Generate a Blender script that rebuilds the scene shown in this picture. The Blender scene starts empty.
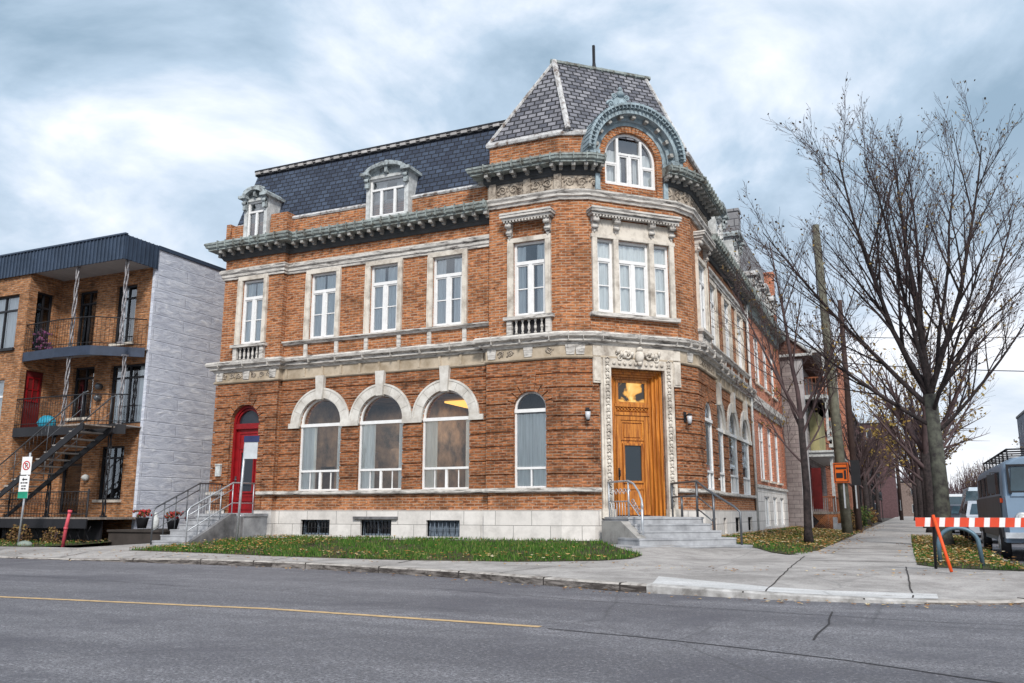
import bpy, bmesh, math, random
from mathutils import Vector, Matrix, noise
from mathutils.geometry import delaunay_2d_cdt
random.seed(7)
PI = math.pi
S = bpy.context.scene
COL = S.collection

# ------------------------------------------------------------------ camera
cam = bpy.data.cameras.new('camera'); co = bpy.data.objects.new('camera', cam); COL.objects.link(co)
co.location = (0, 0, 1.05)
co.rotation_euler = (math.radians(90 + 11.28), 0, math.radians(24.4))
cam.sensor_width = 36; cam.lens = 855 / 1024 * 36; cam.clip_start = .05; cam.clip_end = 3000
S.camera = co

# ------------------------------------------------------------------ world
SUN_EL, SUN_AZ = 38.0, 150.0       # azimuth: clockwise from +Y, the side the light comes from
W = bpy.data.worlds.new('World'); S.world = W; W.use_nodes = True
nt = W.node_tree; nt.nodes.clear()
def N(t, typ, **kw):
    n = t.nodes.new(typ)
    for k, v in kw.items(): setattr(n, k, v)
    return n
out = N(nt, 'ShaderNodeOutputWorld'); bg = N(nt, 'ShaderNodeBackground'); bg.inputs['Strength'].default_value = .1
sky = N(nt, 'ShaderNodeTexSky'); sky.sky_type = 'NISHITA'; sky.sun_disc = False
sky.sun_elevation = math.radians(SUN_EL); sky.sun_rotation = math.radians(SUN_AZ)
tc = N(nt, 'ShaderNodeTexCoord')
sep = N(nt, 'ShaderNodeSeparateXYZ'); nt.links.new(tc.outputs['Generated'], sep.inputs[0])
mx = N(nt, 'ShaderNodeMath', operation='MAXIMUM'); nt.links.new(sep.outputs[2], mx.inputs[0]); mx.inputs[1].default_value = 0
ad = N(nt, 'ShaderNodeMath', operation='ADD'); nt.links.new(mx.outputs[0], ad.inputs[0]); ad.inputs[1].default_value = .28
dv = N(nt, 'ShaderNodeVectorMath', operation='DIVIDE')
cmb = N(nt, 'ShaderNodeCombineXYZ')
for i in range(3): nt.links.new(ad.outputs[0], cmb.inputs[i])
nt.links.new(tc.outputs['Generated'], dv.inputs[0]); nt.links.new(cmb.outputs[0], dv.inputs[1])
mp = N(nt, 'ShaderNodeMapping'); mp.inputs['Location'].default_value = (14.2, 8.1, 0); mp.inputs['Scale'].default_value = (1.0, 1.0, .0)
nt.links.new(dv.outputs[0], mp.inputs[0])
n1 = N(nt, 'ShaderNodeTexNoise'); n1.inputs['Scale'].default_value = 1.9; n1.inputs['Detail'].default_value = 8; n1.inputs['Roughness'].default_value = .56; n1.inputs['Distortion'].default_value = .35
n2 = N(nt, 'ShaderNodeTexNoise'); n2.inputs['Scale'].default_value = .9; n2.inputs['Detail'].default_value = 3; n2.inputs['Distortion'].default_value = .3
nt.links.new(mp.outputs[0], n1.inputs[0]); nt.links.new(mp.outputs[0], n2.inputs[0])
cr = N(nt, 'ShaderNodeValToRGB'); e = cr.color_ramp
e.elements[0].position = .38; e.elements[0].color = (2.5, 3.5, 4.5, 1)
e.elements[1].position = .60; e.elements[1].color = (9.8, 9.9, 10.2, 1)
k = e.elements.new(.46); k.color = (4.1, 5.15, 6.3, 1)
k = e.elements.new(.54); k.color = (7.0, 7.5, 8.3, 1)
mmx = N(nt, 'ShaderNodeMix'); mmx.data_type = 'FLOAT'; mmx.inputs[0].default_value = .32
nt.links.new(n1.outputs[0], mmx.inputs[2]); nt.links.new(n2.outputs[0], mmx.inputs[3])
nt.links.new(mmx.outputs[0], cr.inputs[0])
# paler towards the horizon
hz = N(nt, 'ShaderNodeMapRange'); hz.inputs[1].default_value = 0; hz.inputs[2].default_value = .38; hz.inputs[3].default_value = .75; hz.inputs[4].default_value = 0
nt.links.new(sep.outputs[2], hz.inputs[0])
mh = N(nt, 'ShaderNodeMix'); mh.data_type = 'RGBA'; mh.inputs[7].default_value = (6.2, 6.5, 7.1, 1)
nt.links.new(hz.outputs[0], mh.inputs[0]); nt.links.new(cr.outputs[0], mh.inputs[6])
ms = N(nt, 'ShaderNodeMix'); ms.data_type = 'RGBA'; ms.inputs[0].default_value = .93
nt.links.new(sky.outputs[0], ms.inputs[6]); nt.links.new(mh.outputs[2], ms.inputs[7])
nt.links.new(ms.outputs[2], bg.inputs[0]); nt.links.new(bg.outputs[0], out.inputs[0])

sl = bpy.data.lights.new('sun', 'SUN'); sl.energy = 2.4; sl.angle = math.radians(10); sl.color = (1, .95, .88)
so = bpy.data.objects.new('sun', sl); COL.objects.link(so); so.location = (0, -5, 30)
az = math.radians(SUN_AZ); el = math.radians(SUN_EL)
sd = Vector((math.sin(az) * math.cos(el), math.cos(az) * math.cos(el), math.sin(el)))
so.rotation_euler = sd.to_track_quat('Z', 'Y').to_euler()
S.view_settings.view_transform = 'Standard'; S.view_settings.look = 'None'
S.view_settings.exposure = .5; S.view_settings.gamma = 1

# ------------------------------------------------------------------ materials
MATS = {}
def newmat(name):
    m = bpy.data.materials.new(name); m.use_nodes = True
    t = m.node_tree; p = t.nodes['Principled BSDF']; MATS[name] = m
    return m, t, p
def ramp(t, fac, stops):
    r = N(t, 'ShaderNodeValToRGB')
    while len(r.color_ramp.elements) < len(stops): r.color_ramp.elements.new(.5)
    for el_, (pos, c) in zip(r.color_ramp.elements, stops):
        el_.position = pos; el_.color = tuple(c) + (1,) if len(c) == 3 else c
    t.links.new(fac, r.inputs[0]); return r.outputs[0]
def noi(t, vec, scale, detail=5, rough=.6, dist=0):
    n = N(t, 'ShaderNodeTexNoise'); n.inputs['Scale'].default_value = scale; n.inputs['Detail'].default_value = detail
    n.inputs['Roughness'].default_value = rough; n.inputs['Distortion'].default_value = dist
    t.links.new(vec, n.inputs['Vector']); return n.outputs[0]
def mix(t, fac, a, b, mode='MIX'):
    m = N(t, 'ShaderNodeMix'); m.data_type = 'RGBA'; m.blend_type = mode
    for i, v in ((0, fac), (6, a), (7, b)):
        if hasattr(v, 'links'): t.links.new(v, m.inputs[i])
        elif i == 0: m.inputs[0].default_value = v
        else: m.inputs[i].default_value = tuple(v) + (1,)
    return m.outputs[2]
def bump(t, p, h, strength=.4, dist=.02):
    b = N(t, 'ShaderNodeBump'); b.inputs['Strength'].default_value = strength; b.inputs['Distance'].default_value = dist
    t.links.new(h, b.inputs['Height']); t.links.new(b.outputs[0], p.inputs['Normal'])
def mat(name, c, rough=.8, var=.35, scale=3, metal=0, c2=None, bmp=.15, bscale=40, spec=.3, thr=(.35, .65)):
    m, t, p = newmat(name); tcn = N(t, 'ShaderNodeTexCoord'); v = tcn.outputs['Object']
    c2 = c2 or tuple(x * (1 - var) for x in c)
    n = noi(t, v, scale, 6, .65)
    t.links.new(ramp(t, n, [(thr[0], c2), (thr[1], c)]), p.inputs['Base Color'])
    p.inputs['Roughness'].default_value = rough; p.inputs['Metallic'].default_value = metal
    p.inputs['Specular IOR Level'].default_value = spec
    if bmp: bump(t, p, noi(t, v, bscale, 4), bmp, .01)
    return m
def brickmat(name, c1, c2, mortar, dark=(.03, .018, .012), bw=.23, rh=.075, ms_=.01, soot=.5, sootscale=.9):
    m, t, p = newmat(name); tcn = N(t, 'ShaderNodeTexCoord'); uv = tcn.outputs['UV']; ob = tcn.outputs['Object']
    b = N(t, 'ShaderNodeTexBrick'); b.inputs['Scale'].default_value = 1; b.inputs['Mortar Size'].default_value = ms_
    b.inputs['Brick Width'].default_value = bw; b.inputs['Row Height'].default_value = rh; b.inputs['Mortar Smooth'].default_value = .3
    b.inputs['Bias'].default_value = -.1
    b.inputs['Color1'].default_value = c1 + (1,); b.inputs['Color2'].default_value = c2 + (1,); b.inputs['Mortar'].default_value = mortar + (1,)
    t.links.new(uv, b.inputs['Vector'])
    # per-area tone patches, about brick sized and facade sized
    mpn = N(t, 'ShaderNodeMapping'); mpn.inputs['Scale'].default_value = (3.2, 13.3, 1); t.links.new(uv, mpn.inputs[0])
    small = noi(t, mpn.outputs[0], 1, 3, .7)
    col = mix(t, ramp(t, small, [(.34, (.8, .8, .8)), (.52, (0, 0, 0))]), b.outputs['Color'], tuple(x * .4 for x in c2))
    lite = ramp(t, noi(t, mpn.outputs[0], 1.7, 2, .5), [(.54, (0, 0, 0)), (.66, (.75, .75, .75))])
    col = mix(t, lite, col, tuple(min(1, x * 1.45 + .04) for x in c1))
    big = noi(t, ob, sootscale, 7, .7, .4)
    col = mix(t, ramp(t, big, [(.5, (0, 0, 0)), (.72, (soot, soot, soot))]), col, dark)
    t.links.new(col, p.inputs['Base Color']); p.inputs['Roughness'].default_value = .9; p.inputs['Specular IOR Level'].default_value = .15
    inv = N(t, 'ShaderNodeMath', operation='SUBTRACT'); inv.inputs[0].default_value = 1; t.links.new(b.outputs['Fac'], inv.inputs[1])
    a = N(t, 'ShaderNodeMath', operation='ADD'); t.links.new(inv.outputs[0], a.inputs[0])
    t.links.new(noi(t, ob, 30, 4), a.inputs[1]); bump(t, p, a.outputs[0], .6, .012)
    return m
BR = brickmat('brick', (.43, .17, .066), (.24, .08, .034), (.42, .31, .23), soot=.7, sootscale=.8, ms_=.012)
BRL = brickmat('brick_weathered', (.35, .13, .05), (.16, .055, .026), (.30, .21, .15), soot=.85, sootscale=1.2, ms_=.012)
BRP = brickmat('brick_pale', (.55, .21, .12), (.42, .14, .08), (.40, .30, .25), soot=.3)
BRN = brickmat('brick_buff', (.38, .175, .075), (.22, .095, .045), (.30, .23, .17), soot=.7)
BRD = brickmat('brick_dark', (.16, .07, .05), (.11, .05, .04), (.2, .16, .14), soot=.5)
STONE = mat('limestone', (.66, .61, .54), .85, c2=(.30, .26, .22), scale=2.6, thr=(.30, .56), bmp=.5, bscale=12)
def stain(name, base, darkc, lo=.46, hi=.62, vs=(1, 1, 5)):
    m, t, p = newmat(name); tcn = N(t, 'ShaderNodeTexCoord'); ob = tcn.outputs['Object']
    mpn = N(t, 'ShaderNodeMapping'); mpn.inputs['Scale'].default_value = vs; t.links.new(ob, mpn.inputs[0])
    a = noi(t, mpn.outputs[0], 1.7, 8, .75, .5)
    c = ramp(t, a, [(lo - .1, base), (lo, tuple(x * .8 for x in base)), (hi, darkc)])
    c = mix(t, ramp(t, noi(t, ob, 9, 4), [(.4, (0, 0, 0)), (.7, (.35, .35, .35))]), c, tuple(x * .5 for x in base))
    t.links.new(c, p.inputs['Base Color']); p.inputs['Roughness'].default_value = .9; p.inputs['Specular IOR Level'].default_value = .2
    bump(t, p, noi(t, ob, 14, 6, .7), .6, .02); return m
MOLD = stain('weathered_moulding', (.68, .65, .61), (.075, .065, .062), .50, .63, (1.3, 1.3, 9))
CARVE = stain('carved_stone', (.60, .52, .43), (.07, .05, .04), .44, .62, (2.5, 2.5, 2.5))
COPPER = stain('patina_cornice', (.36, .41, .40), (.10, .09, .075), .46, .62, (2, 2, 2))
PLUM = stain('patina_gable', (.36, .45, .50), (.10, .11, .11), .52, .70, (1.5, 1.5, 1.5))
MODM = mat('modillion_paint', (.42, .42, .40), .8, c2=(.16, .15, .14), scale=7)
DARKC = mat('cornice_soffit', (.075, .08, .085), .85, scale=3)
WHITE = mat('white_paint', (.80, .80, .80), .5, var=.12, scale=6, bmp=.05)
OLDWHITE = mat('old_white_paint', (.62, .64, .64), .6, var=.4, scale=8)
TRIM = stain('metal_trim', (.62, .62, .62), (.12, .08, .06), .5, .62, (3, 3, 3))
def blockmat(name, c1, c2, mortar, bw, rh, msz=.008, bs=.5, fac=.5):
    m, t, p = newmat(name); tcn = N(t, 'ShaderNodeTexCoord'); uv = tcn.outputs['UV']; ob = tcn.outputs['Object']
    b = N(t, 'ShaderNodeTexBrick'); b.inputs['Scale'].default_value = 1; b.inputs['Mortar Size'].default_value = msz
    b.inputs['Brick Width'].default_value = bw; b.inputs['Row Height'].default_value = rh; b.inputs['Mortar Smooth'].default_value = .1
    b.inputs['Color1'].default_value = c1 + (1,); b.inputs['Color2'].default_value = c2 + (1,); b.inputs['Mortar'].default_value = mortar + (1,)
    t.links.new(uv, b.inputs['Vector'])
    c = mix(t, ramp(t, noi(t, ob, 2.2, 7, .7), [(.42, (0, 0, 0)), (.68, (fac, fac, fac))]), b.outputs['Color'], tuple(x * .35 for x in c2))
    t.links.new(c, p.inputs['Base Color']); p.inputs['Roughness'].default_value = .85
    inv = N(t, 'ShaderNodeMath', operation='SUBTRACT'); inv.inputs[0].default_value = 1; t.links.new(b.outputs['Fac'], inv.inputs[1])
    a = N(t, 'ShaderNodeMath', operation='ADD'); t.links.new(inv.outputs[0], a.inputs[0]); t.links.new(noi(t, ob, 12, 5), a.inputs[1])
    bump(t, p, a.outputs[0], bs, .015); return m
PLINTH = blockmat('plinth_stone', (.74, .71, .68), (.62, .59, .56), (.20, .19, .18), 1.0, .36, .007, .4, .38)
SLATE = blockmat('slate', (.055, .078, .125), (.026, .037, .065), (.006, .008, .014), .24, .15, .016, 1.0, .3)
SLATE2 = blockmat('slate_weathered', (.27, .27, .30), (.09, .095, .12), (.012, .012, .015), .26, .16, .022, 1.0, .4)
def foilwall():
    m, t, p = newmat('silvery_wall'); tcn = N(t, 'ShaderNodeTexCoord'); uv = tcn.outputs['UV']; ob = tcn.outputs['Object']
    b = N(t, 'ShaderNodeTexBrick'); b.inputs['Scale'].default_value = 1; b.inputs['Mortar Size'].default_value = .02; b.inputs['Brick Width'].default_value = 2.4; b.inputs['Row Height'].default_value = .42; b.inputs['Mortar Smooth'].default_value = 1
    b.inputs['Color1'].default_value = (.60, .63, .71, 1); b.inputs['Color2'].default_value = (.55, .58, .66, 1); b.inputs['Mortar'].default_value = (.50, .53, .61, 1); t.links.new(uv, b.inputs['Vector'])
    mpn = N(t, 'ShaderNodeMapping'); mpn.inputs['Scale'].default_value = (1.6, 4.5, 1); mpn.inputs['Rotation'].default_value = (0, 0, -.12); t.links.new(uv, mpn.inputs[0])
    a = noi(t, mpn.outputs[0], 1.4, 8, .72, .7); c = mix(t, ramp(t, a, [(.42, (.5, .5, .5)), (.52, (0, 0, 0))]), b.outputs['Color'], (.34, .37, .46))
    c = mix(t, ramp(t, a, [(.56, (0, 0, 0)), (.66, (.8, .8, .8))]), c, (.80, .82, .86))
    c = mix(t, ramp(t, noi(t, ob, 16, 4, .8), [(.68, (0, 0, 0)), (.74, (.8, .8, .8))]), c, (.12, .13, .17))
    t.links.new(c, p.inputs['Base Color']); p.inputs['Roughness'].default_value = .55
    inv = N(t, 'ShaderNodeMath', operation='SUBTRACT'); inv.inputs[0].default_value = 1; t.links.new(b.outputs['Fac'], inv.inputs[1])
    ad2 = N(t, 'ShaderNodeMath', operation='MULTIPLY_ADD'); t.links.new(a, ad2.inputs[0]); ad2.inputs[1].default_value = 2.5; t.links.new(inv.outputs[0], ad2.inputs[2]); bump(t, p, ad2.outputs[0], .45, .04); return m
RENDER = foilwall()
GREYW = blockmat('grey_party_wall', (.27, .27, .28), (.2, .2, .215), (.08, .08, .09), .7, .3, .02, .5, .4)
CONC = mat('step_concrete', (.42, .43, .45), .9, c2=(.24, .245, .26), scale=2.5, bmp=.4, bscale=25)
CONCD = mat('cheek_concrete', (.25, .25, .26), .9, c2=(.08, .08, .085), scale=1.6, bmp=.4, bscale=25)
WOOD = None
def woodmat(name, a, b_):
    m, t, p = newmat(name); tcn = N(t, 'ShaderNodeTexCoord'); ob = tcn.outputs['Object']
    mpn = N(t, 'ShaderNodeMapping'); mpn.inputs['Scale'].default_value = (14, 14, .9); t.links.new(ob, mpn.inputs[0])
    t.links.new(ramp(t, noi(t, mpn.outputs[0], 1.2, 6, .7, .6), [(.28, tuple(x * .5 for x in b_)), (.42, b_), (.62, a)]), p.inputs['Base Color'])
    p.inputs['Roughness'].default_value = .5; return m
WOOD = woodmat('varnished_wood', (.62, .24, .035), (.30, .09, .012))
PLANK = woodmat('weathered_plank', (.35, .30, .26), (.18, .15, .13))
REDD = mat('dark_red_cloth', (.14, .012, .012), .8, var=.4, scale=3)
RED = mat('red_paint', (.28, .010, .014), .4, var=.35, scale=4)
DARKM = mat('dark_metal', (.03, .03, .034), .5, metal=.3, bmp=0)
RAILM = mat('rail_metal', (.15, .16, .175), .4, metal=.6, bmp=.1)
BLUEF = mat('blue_grey_fascia', (.055, .08, .125), .45, var=.3, scale=2, metal=.2)
SOFF = mat('soffit_board', (.36, .35, .35), .8, var=.2)
BLACKP = mat('black_paint', (.018, .018, .022), .5, bmp=0)
GALV = mat('galvanised', (.55, .58, .62), .45, metal=.5, var=.3, scale=6)
BARK = mat('bark', (.05, .038, .038), .95, c2=(.014, .012, .013), scale=9, bmp=.9, bscale=18)
BARKG = mat('bark_green', (.095, .10, .08), .95, c2=(.03, .027, .028), scale=5, bmp=.9, bscale=18)
TWIG = mat('twig', (.10, .068, .07), .9, bmp=0)
POLEW = mat('pole_wood', (.17, .17, .13), .9, c2=(.08, .075, .06), scale=4)
POLEB = mat('pole_brown', (.07, .045, .04), .9)
def colm(name, c, rough=.6, metal=0, emit=None):
    m, t, p = newmat(name); p.inputs['Base Color'].default_value = c + (1,); p.inputs['Roughness'].default_value = rough; p.inputs['Metallic'].default_value = metal
    if emit: p.inputs['Emission Color'].default_value = c + (1,); p.inputs['Emission Strength'].default_value = emit
    return m
ORANGE = mat('orange_paint', (.75, .085, .015), .5, var=.15, bmp=0)
def cloth(name, c):
    m, t, p = newmat(name); tcn = N(t, 'ShaderNodeTexCoord'); v = tcn.outputs['Object']
    mpn = N(t, 'ShaderNodeMapping'); mpn.inputs['Scale'].default_value = (9, 9, .5); t.links.new(v, mpn.inputs[0])
    col = ramp(t, noi(t, mpn.outputs[0], 1.6, 3), [(.35, tuple(x * .78 for x in c)), (.6, c)])
    t.links.new(col, p.inputs['Base Color']); p.inputs['Roughness'].default_value = .95; p.inputs['Specular IOR Level'].default_value = 0
    tl = N(t, 'ShaderNodeBsdfTranslucent'); t.links.new(col, tl.inputs[0]); ms_ = N(t, 'ShaderNodeMixShader'); ms_.inputs[0].default_value = .12
    o_ = t.nodes['Material Output']; t.links.new(p.outputs[0], ms_.inputs[1]); t.links.new(tl.outputs[0], ms_.inputs[2]); t.links.new(ms_.outputs[0], o_.inputs[0]); return m
CURT = cloth('curtain', (.90, .95, .94)); CURTW = cloth('curtain_warm', (.92, .90, .82))
INTW = mat('interior_wall', (.24, .17, .12), .9, c2=(.04, .034, .03), scale=1.9, bmp=0)
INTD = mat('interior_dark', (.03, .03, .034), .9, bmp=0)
def glassmat(name, tint, refl, rough=.02):
    m = bpy.data.materials.new(name); m.use_nodes = True; t = m.node_tree; t.nodes.clear()
    o = N(t, 'ShaderNodeOutputMaterial'); a = N(t, 'ShaderNodeBsdfTransparent'); a.inputs[0].default_value = tint + (1,)
    g = N(t, 'ShaderNodeBsdfGlossy'); g.inputs['Roughness'].default_value = rough; g.inputs[0].default_value = (.9, .95, 1, 1)
    f = N(t, 'ShaderNodeFresnel'); f.inputs[0].default_value = 1.5
    ad_ = N(t, 'ShaderNodeMath', operation='ADD'); t.links.new(f.outputs[0], ad_.inputs[0]); ad_.inputs[1].default_value = refl; ad_.use_clamp = True
    tcn = N(t, 'ShaderNodeTexCoord'); b = N(t, 'ShaderNodeBump'); b.inputs['Strength'].default_value = .08; b.inputs['Distance'].default_value = .02
    t.links.new(noi(t, tcn.outputs['Object'], 1.5, 2), b.inputs['Height']); t.links.new(b.outputs[0], g.inputs['Normal'])
    m_ = N(t, 'ShaderNodeMixShader'); t.links.new(ad_.outputs[0], m_.inputs[0]); t.links.new(a.outputs[0], m_.inputs[1]); t.links.new(g.outputs[0], m_.inputs[2])
    t.links.new(m_.outputs[0], o.inputs[0]); return m
GLASS = glassmat('window_glass', (.98, .99, .99), .035)
GLASSU = glassmat('upper_glass', (.97, .98, .99), .14)
GLASSD = glassmat('dark_glass', (.25, .3, .35), .05)

# ground materials
def asphalt():
    m, t, p = newmat('asphalt'); tcn = N(t, 'ShaderNodeTexCoord'); ob = tcn.outputs['Object']
    mpn = N(t, 'ShaderNodeMapping'); mpn.inputs['Scale'].default_value = (.12, 1, 1); t.links.new(ob, mpn.inputs[0])
    c = ramp(t, noi(t, mpn.outputs[0], .9, 6, .6, .2), [(.36, (.125, .125, .145)), (.5, (.20, .20, .222)), (.62, (.29, .288, .312))])
    c = mix(t, ramp(t, noi(t, ob, 42, 3, .9), [(.44, (1, 1, 1)), (.56, (0, 0, 0))]), c, (.055, .055, .063))
    c = mix(t, ramp(t, noi(t, ob, 26, 4, .95), [(.53, (0, 0, 0)), (.66, (1, 1, 1))]), c, (.40, .39, .41))
    c = mix(t, ramp(t, noi(t, ob, 5, 5, .8), [(.40, (.5, .5, .5)), (.55, (0, 0, 0))]), c, (.08, .079, .088))
    c = mix(t, ramp(t, noi(t, ob, .35, 7, .75, .8), [(.49, (0, 0, 0)), (.62, (.6, .6, .6))]), c, (.075, .074, .09))
    v_ = N(t, 'ShaderNodeTexVoronoi'); v_.feature = 'DISTANCE_TO_EDGE'; v_.inputs['Scale'].default_value = .22; dn = N(t, 'ShaderNodeMix'); dn.data_type = 'VECTOR'; nn = N(t, 'ShaderNodeTexNoise'); nn.inputs['Scale'].default_value = 1.3; nn.inputs['Detail'].default_value = 6; t.links.new(ob, nn.inputs[0]); dn.inputs[0].default_value = .16; t.links.new(ob, dn.inputs[4]); t.links.new(nn.outputs['Color'], dn.inputs[5]); t.links.new(dn.outputs[1], v_.inputs[0])
    c = mix(t, ramp(t, v_.outputs[0], [(.0015, (.55, .55, .55)), (.004, (0, 0, 0))]), c, (.05, .05, .055))
    t.links.new(c, p.inputs['Base Color']); p.inputs['Roughness'].default_value = .75
    bump(t, p, noi(t, ob, 90, 4, .8), .7, .012); return m
ASPH = asphalt()
def concw(name, a, b_, joint=1.5):
    m, t, p = newmat(name); tcn = N(t, 'ShaderNodeTexCoord'); ob = tcn.outputs['Object']
    c = ramp(t, noi(t, ob, 1.1, 9, .78, .5), [(.38, b_), (.58, a)])
    c = mix(t, ramp(t, noi(t, ob, .3, 6, .7, .6), [(.5, (0, 0, 0)), (.64, (.55, .55, .55))]), c, tuple(x * .62 for x in b_))
    c = mix(t, ramp(t, noi(t, ob, 40, 3, .7), [(.35, (.5, .5, .5)), (.5, (0, 0, 0))]), c, tuple(x * .5 for x in b_))
    v = N(t, 'ShaderNodeTexVoronoi'); v.feature = 'DISTANCE_TO_EDGE'; v.inputs['Scale'].default_value = .33; t.links.new(ob, v.inputs[0])
    c = mix(t, ramp(t, v.outputs[0], [(.002, (.35, .35, .35)), (.006, (0, 0, 0))]), c, (.12, .12, .12))
    t.links.new(c, p.inputs['Base Color']); p.inputs['Roughness'].default_value = .9
    bump(t, p, noi(t, ob, 35, 5, .8), .5, .012); return m
SIDEW = concw('sidewalk_concrete', (.42, .40, .385), (.25, .235, .225))
SIDEN = concw('new_concrete', (.60, .60, .60), (.46, .46, .46))
KERB = stain('kerb_stone', (.30, .27, .25), (.045, .038, .035), .42, .56, (1.5, 1.5, 8))
KTOP = stain('kerb_top', (.46, .43, .40), (.12, .10, .09), .50, .64, (2, 2, 2))
SOIL = mat('lawn_soil', (.05, .055, .02), 1, c2=(.035, .025, .014), scale=2.5, bmp=.6, bscale=30)
YEL = stain('worn_yellow_line', (.66, .46, .24), (.22, .20, .19), .50, .66, (4, 14, 1))

# ------------------------------------------------------------------ mesh builder
class MB:
    def __init__(s): s.v = []; s.f = []; s.sm = []
    def add(s, vs, fs, smooth=False):
        b = len(s.v); s.v += [tuple(v) for v in vs]; s.f += [tuple(b + i for i in f) for f in fs]; s.sm += [smooth] * len(fs); return s
    def box(s, x0, x1, y0, y1, z0, z1): return s.fb(WF, x0, x1, y0, y1, z0, z1)
    def fb(s, F, u0, u1, d0, d1, z0, z1):
        P = [F(u, d, z) for z in (z0, z1) for (u, d) in ((u0, d0), (u1, d0), (u1, d1), (u0, d1))]
        return s.add(P, [(0, 3, 2, 1), (4, 5, 6, 7), (0, 1, 5, 4), (1, 2, 6, 5), (2, 3, 7, 6), (3, 0, 4, 7)])
    def prism(s, F, poly, d0, d1):       # polygon in (u,z), between offsets d0 and d1
        n = len(poly); P = [F(u, d0, z) for u, z in poly] + [F(u, d1, z) for u, z in poly]
        fs = [tuple(range(n)), tuple(range(2 * n - 1, n - 1, -1))]
        fs += [(i, n + i, n + (i + 1) % n, (i + 1) % n) for i in range(n)]
        return s.add(P, fs)
    def quad(s, *p): return s.add(p, [tuple(range(len(p)))])
    def tube(s, pts, r, n=8, cap=True, smooth=True):
        pts = [Vector(p) for p in pts]; rs = r if hasattr(r, '__len__') else [r] * len(pts)
        P = []; up = None
        for i, p in enumerate(pts):
            d = (pts[min(i + 1, len(pts) - 1)] - pts[max(i - 1, 0)])
            if d.length < 1e-9: d = Vector((0, 0, 1))
            d.normalize()
            if up is None: up = d.orthogonal().normalized()
            up = (up - d * up.dot(d));
            if up.length < 1e-6: up = d.orthogonal()
            up.normalize(); w = d.cross(up)
            P += [p + (up * math.cos(2 * PI * k / n) + w * math.sin(2 * PI * k / n)) * rs[i] for k in range(n)]
        fs = [(i * n + k, i * n + (k + 1) % n, (i + 1) * n + (k + 1) % n, (i + 1) * n + k) for i in range(len(pts) - 1) for k in range(n)]
        if cap: fs += [tuple(range(n - 1, -1, -1)), tuple(range((len(pts) - 1) * n, len(pts) * n))]
        return s.add(P, fs, smooth)
    def lathe(s, c, prof, n=10, axis=(0, 0, 1)):
        c = Vector(c); q = Vector(axis).to_track_quat('Z', 'Y')
        P = [c + q @ Vector((r * math.cos(2 * PI * k / n), r * math.sin(2 * PI * k / n), z)) for r, z in prof for k in range(n)]
        fs = [(i * n + k, i * n + (k + 1) % n, (i + 1) * n + (k + 1) % n, (i + 1) * n + k) for i in range(len(prof) - 1) for k in range(n)]
        fs += [tuple(range(n - 1, -1, -1)), tuple(range((len(prof) - 1) * n, len(prof) * n))]
        return s.add(P, fs, True)
    def blob(s, c, r, sq=(1, 1, 1), n=6, m=4, jit=0):
        P = []; c = Vector(c)
        for j in range(m + 1):
            a = PI * j / m
            for k in range(n):
                b = 2 * PI * k / n; jr = 1 + random.uniform(-jit, jit)
                P.append(c + Vector((math.sin(a) * math.cos(b) * sq[0], math.sin(a) * math.sin(b) * sq[1], math.cos(a) * sq[2])) * r * jr)
        fs = [(j * n + k, (j + 1) * n + k, (j + 1) * n + (k + 1) % n, j * n + (k + 1) % n) for j in range(m) for k in range(n)]
        return s.add(P, fs, True)
    def build(s, name, m, parent=None, uv=True, origin=None, label=None):
        me = bpy.data.meshes.new(name)
        o3 = Vector(origin) if origin else Vector((0, 0, 0))
        me.from_pydata([tuple(Vector(v) - o3) for v in s.v], [], s.f)
        me.materials.append(m)
        me.polygons.foreach_set('use_smooth', s.sm)
        if uv:
            L = me.uv_layers.new(name='UVMap').data; vs = me.vertices
            for p in me.polygons:
                n = p.normal
                if abs(n.z) > .97: tu, tv = Vector((1, 0, 0)), Vector((0, 1, 0))
                else:
                    tu = Vector((-n.y, n.x, 0)).normalized(); tv = n.cross(tu)
                    if tv.z < 0: tv = -tv
                for li in p.loop_indices:
                    c = Vector(vs[me.loops[li].vertex_index].co) + o3
                    L[li].uv = (c.dot(tu), c.dot(tv))
        o = bpy.data.objects.new(name, me); COL.objects.link(o)
        if parent:
            o.parent = parent
            pw = Vector((0, 0, 0)); q = parent
            while q: pw += Vector(q.location); q = q.parent
            o.location = o3 - pw
        else: o.location = o3
        if label: o['label'] = label
        return o
def WF(u, d, z): return Vector((u, d, z))
def frame(ox, oy, ux, uy):
    """u along facade (left to right seen from outside), d outward"""
    l = math.hypot(ux, uy); ux /= l; uy /= l; nx, ny = uy, -ux
    return lambda u, d, z: Vector((ox + ux * u + nx * d, oy + uy * u + ny * d, z))
def empty(name, loc, label=None, cat=None, group=None):
    o = bpy.data.objects.new(name, None); COL.objects.link(o); o.location = loc; o.empty_display_size = .3
    tag(o, label, cat, group); return o
def tag(o, label=None, cat=None, group=None, kind=None):
    if label: o['label'] = label
    if cat: o['category'] = cat
    if group: o['group'] = group
    if kind: o['kind'] = kind
    return o
def pgrp(name, parent, mb, m, **kw): return mb.build(name, m, parent, **kw)

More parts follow.
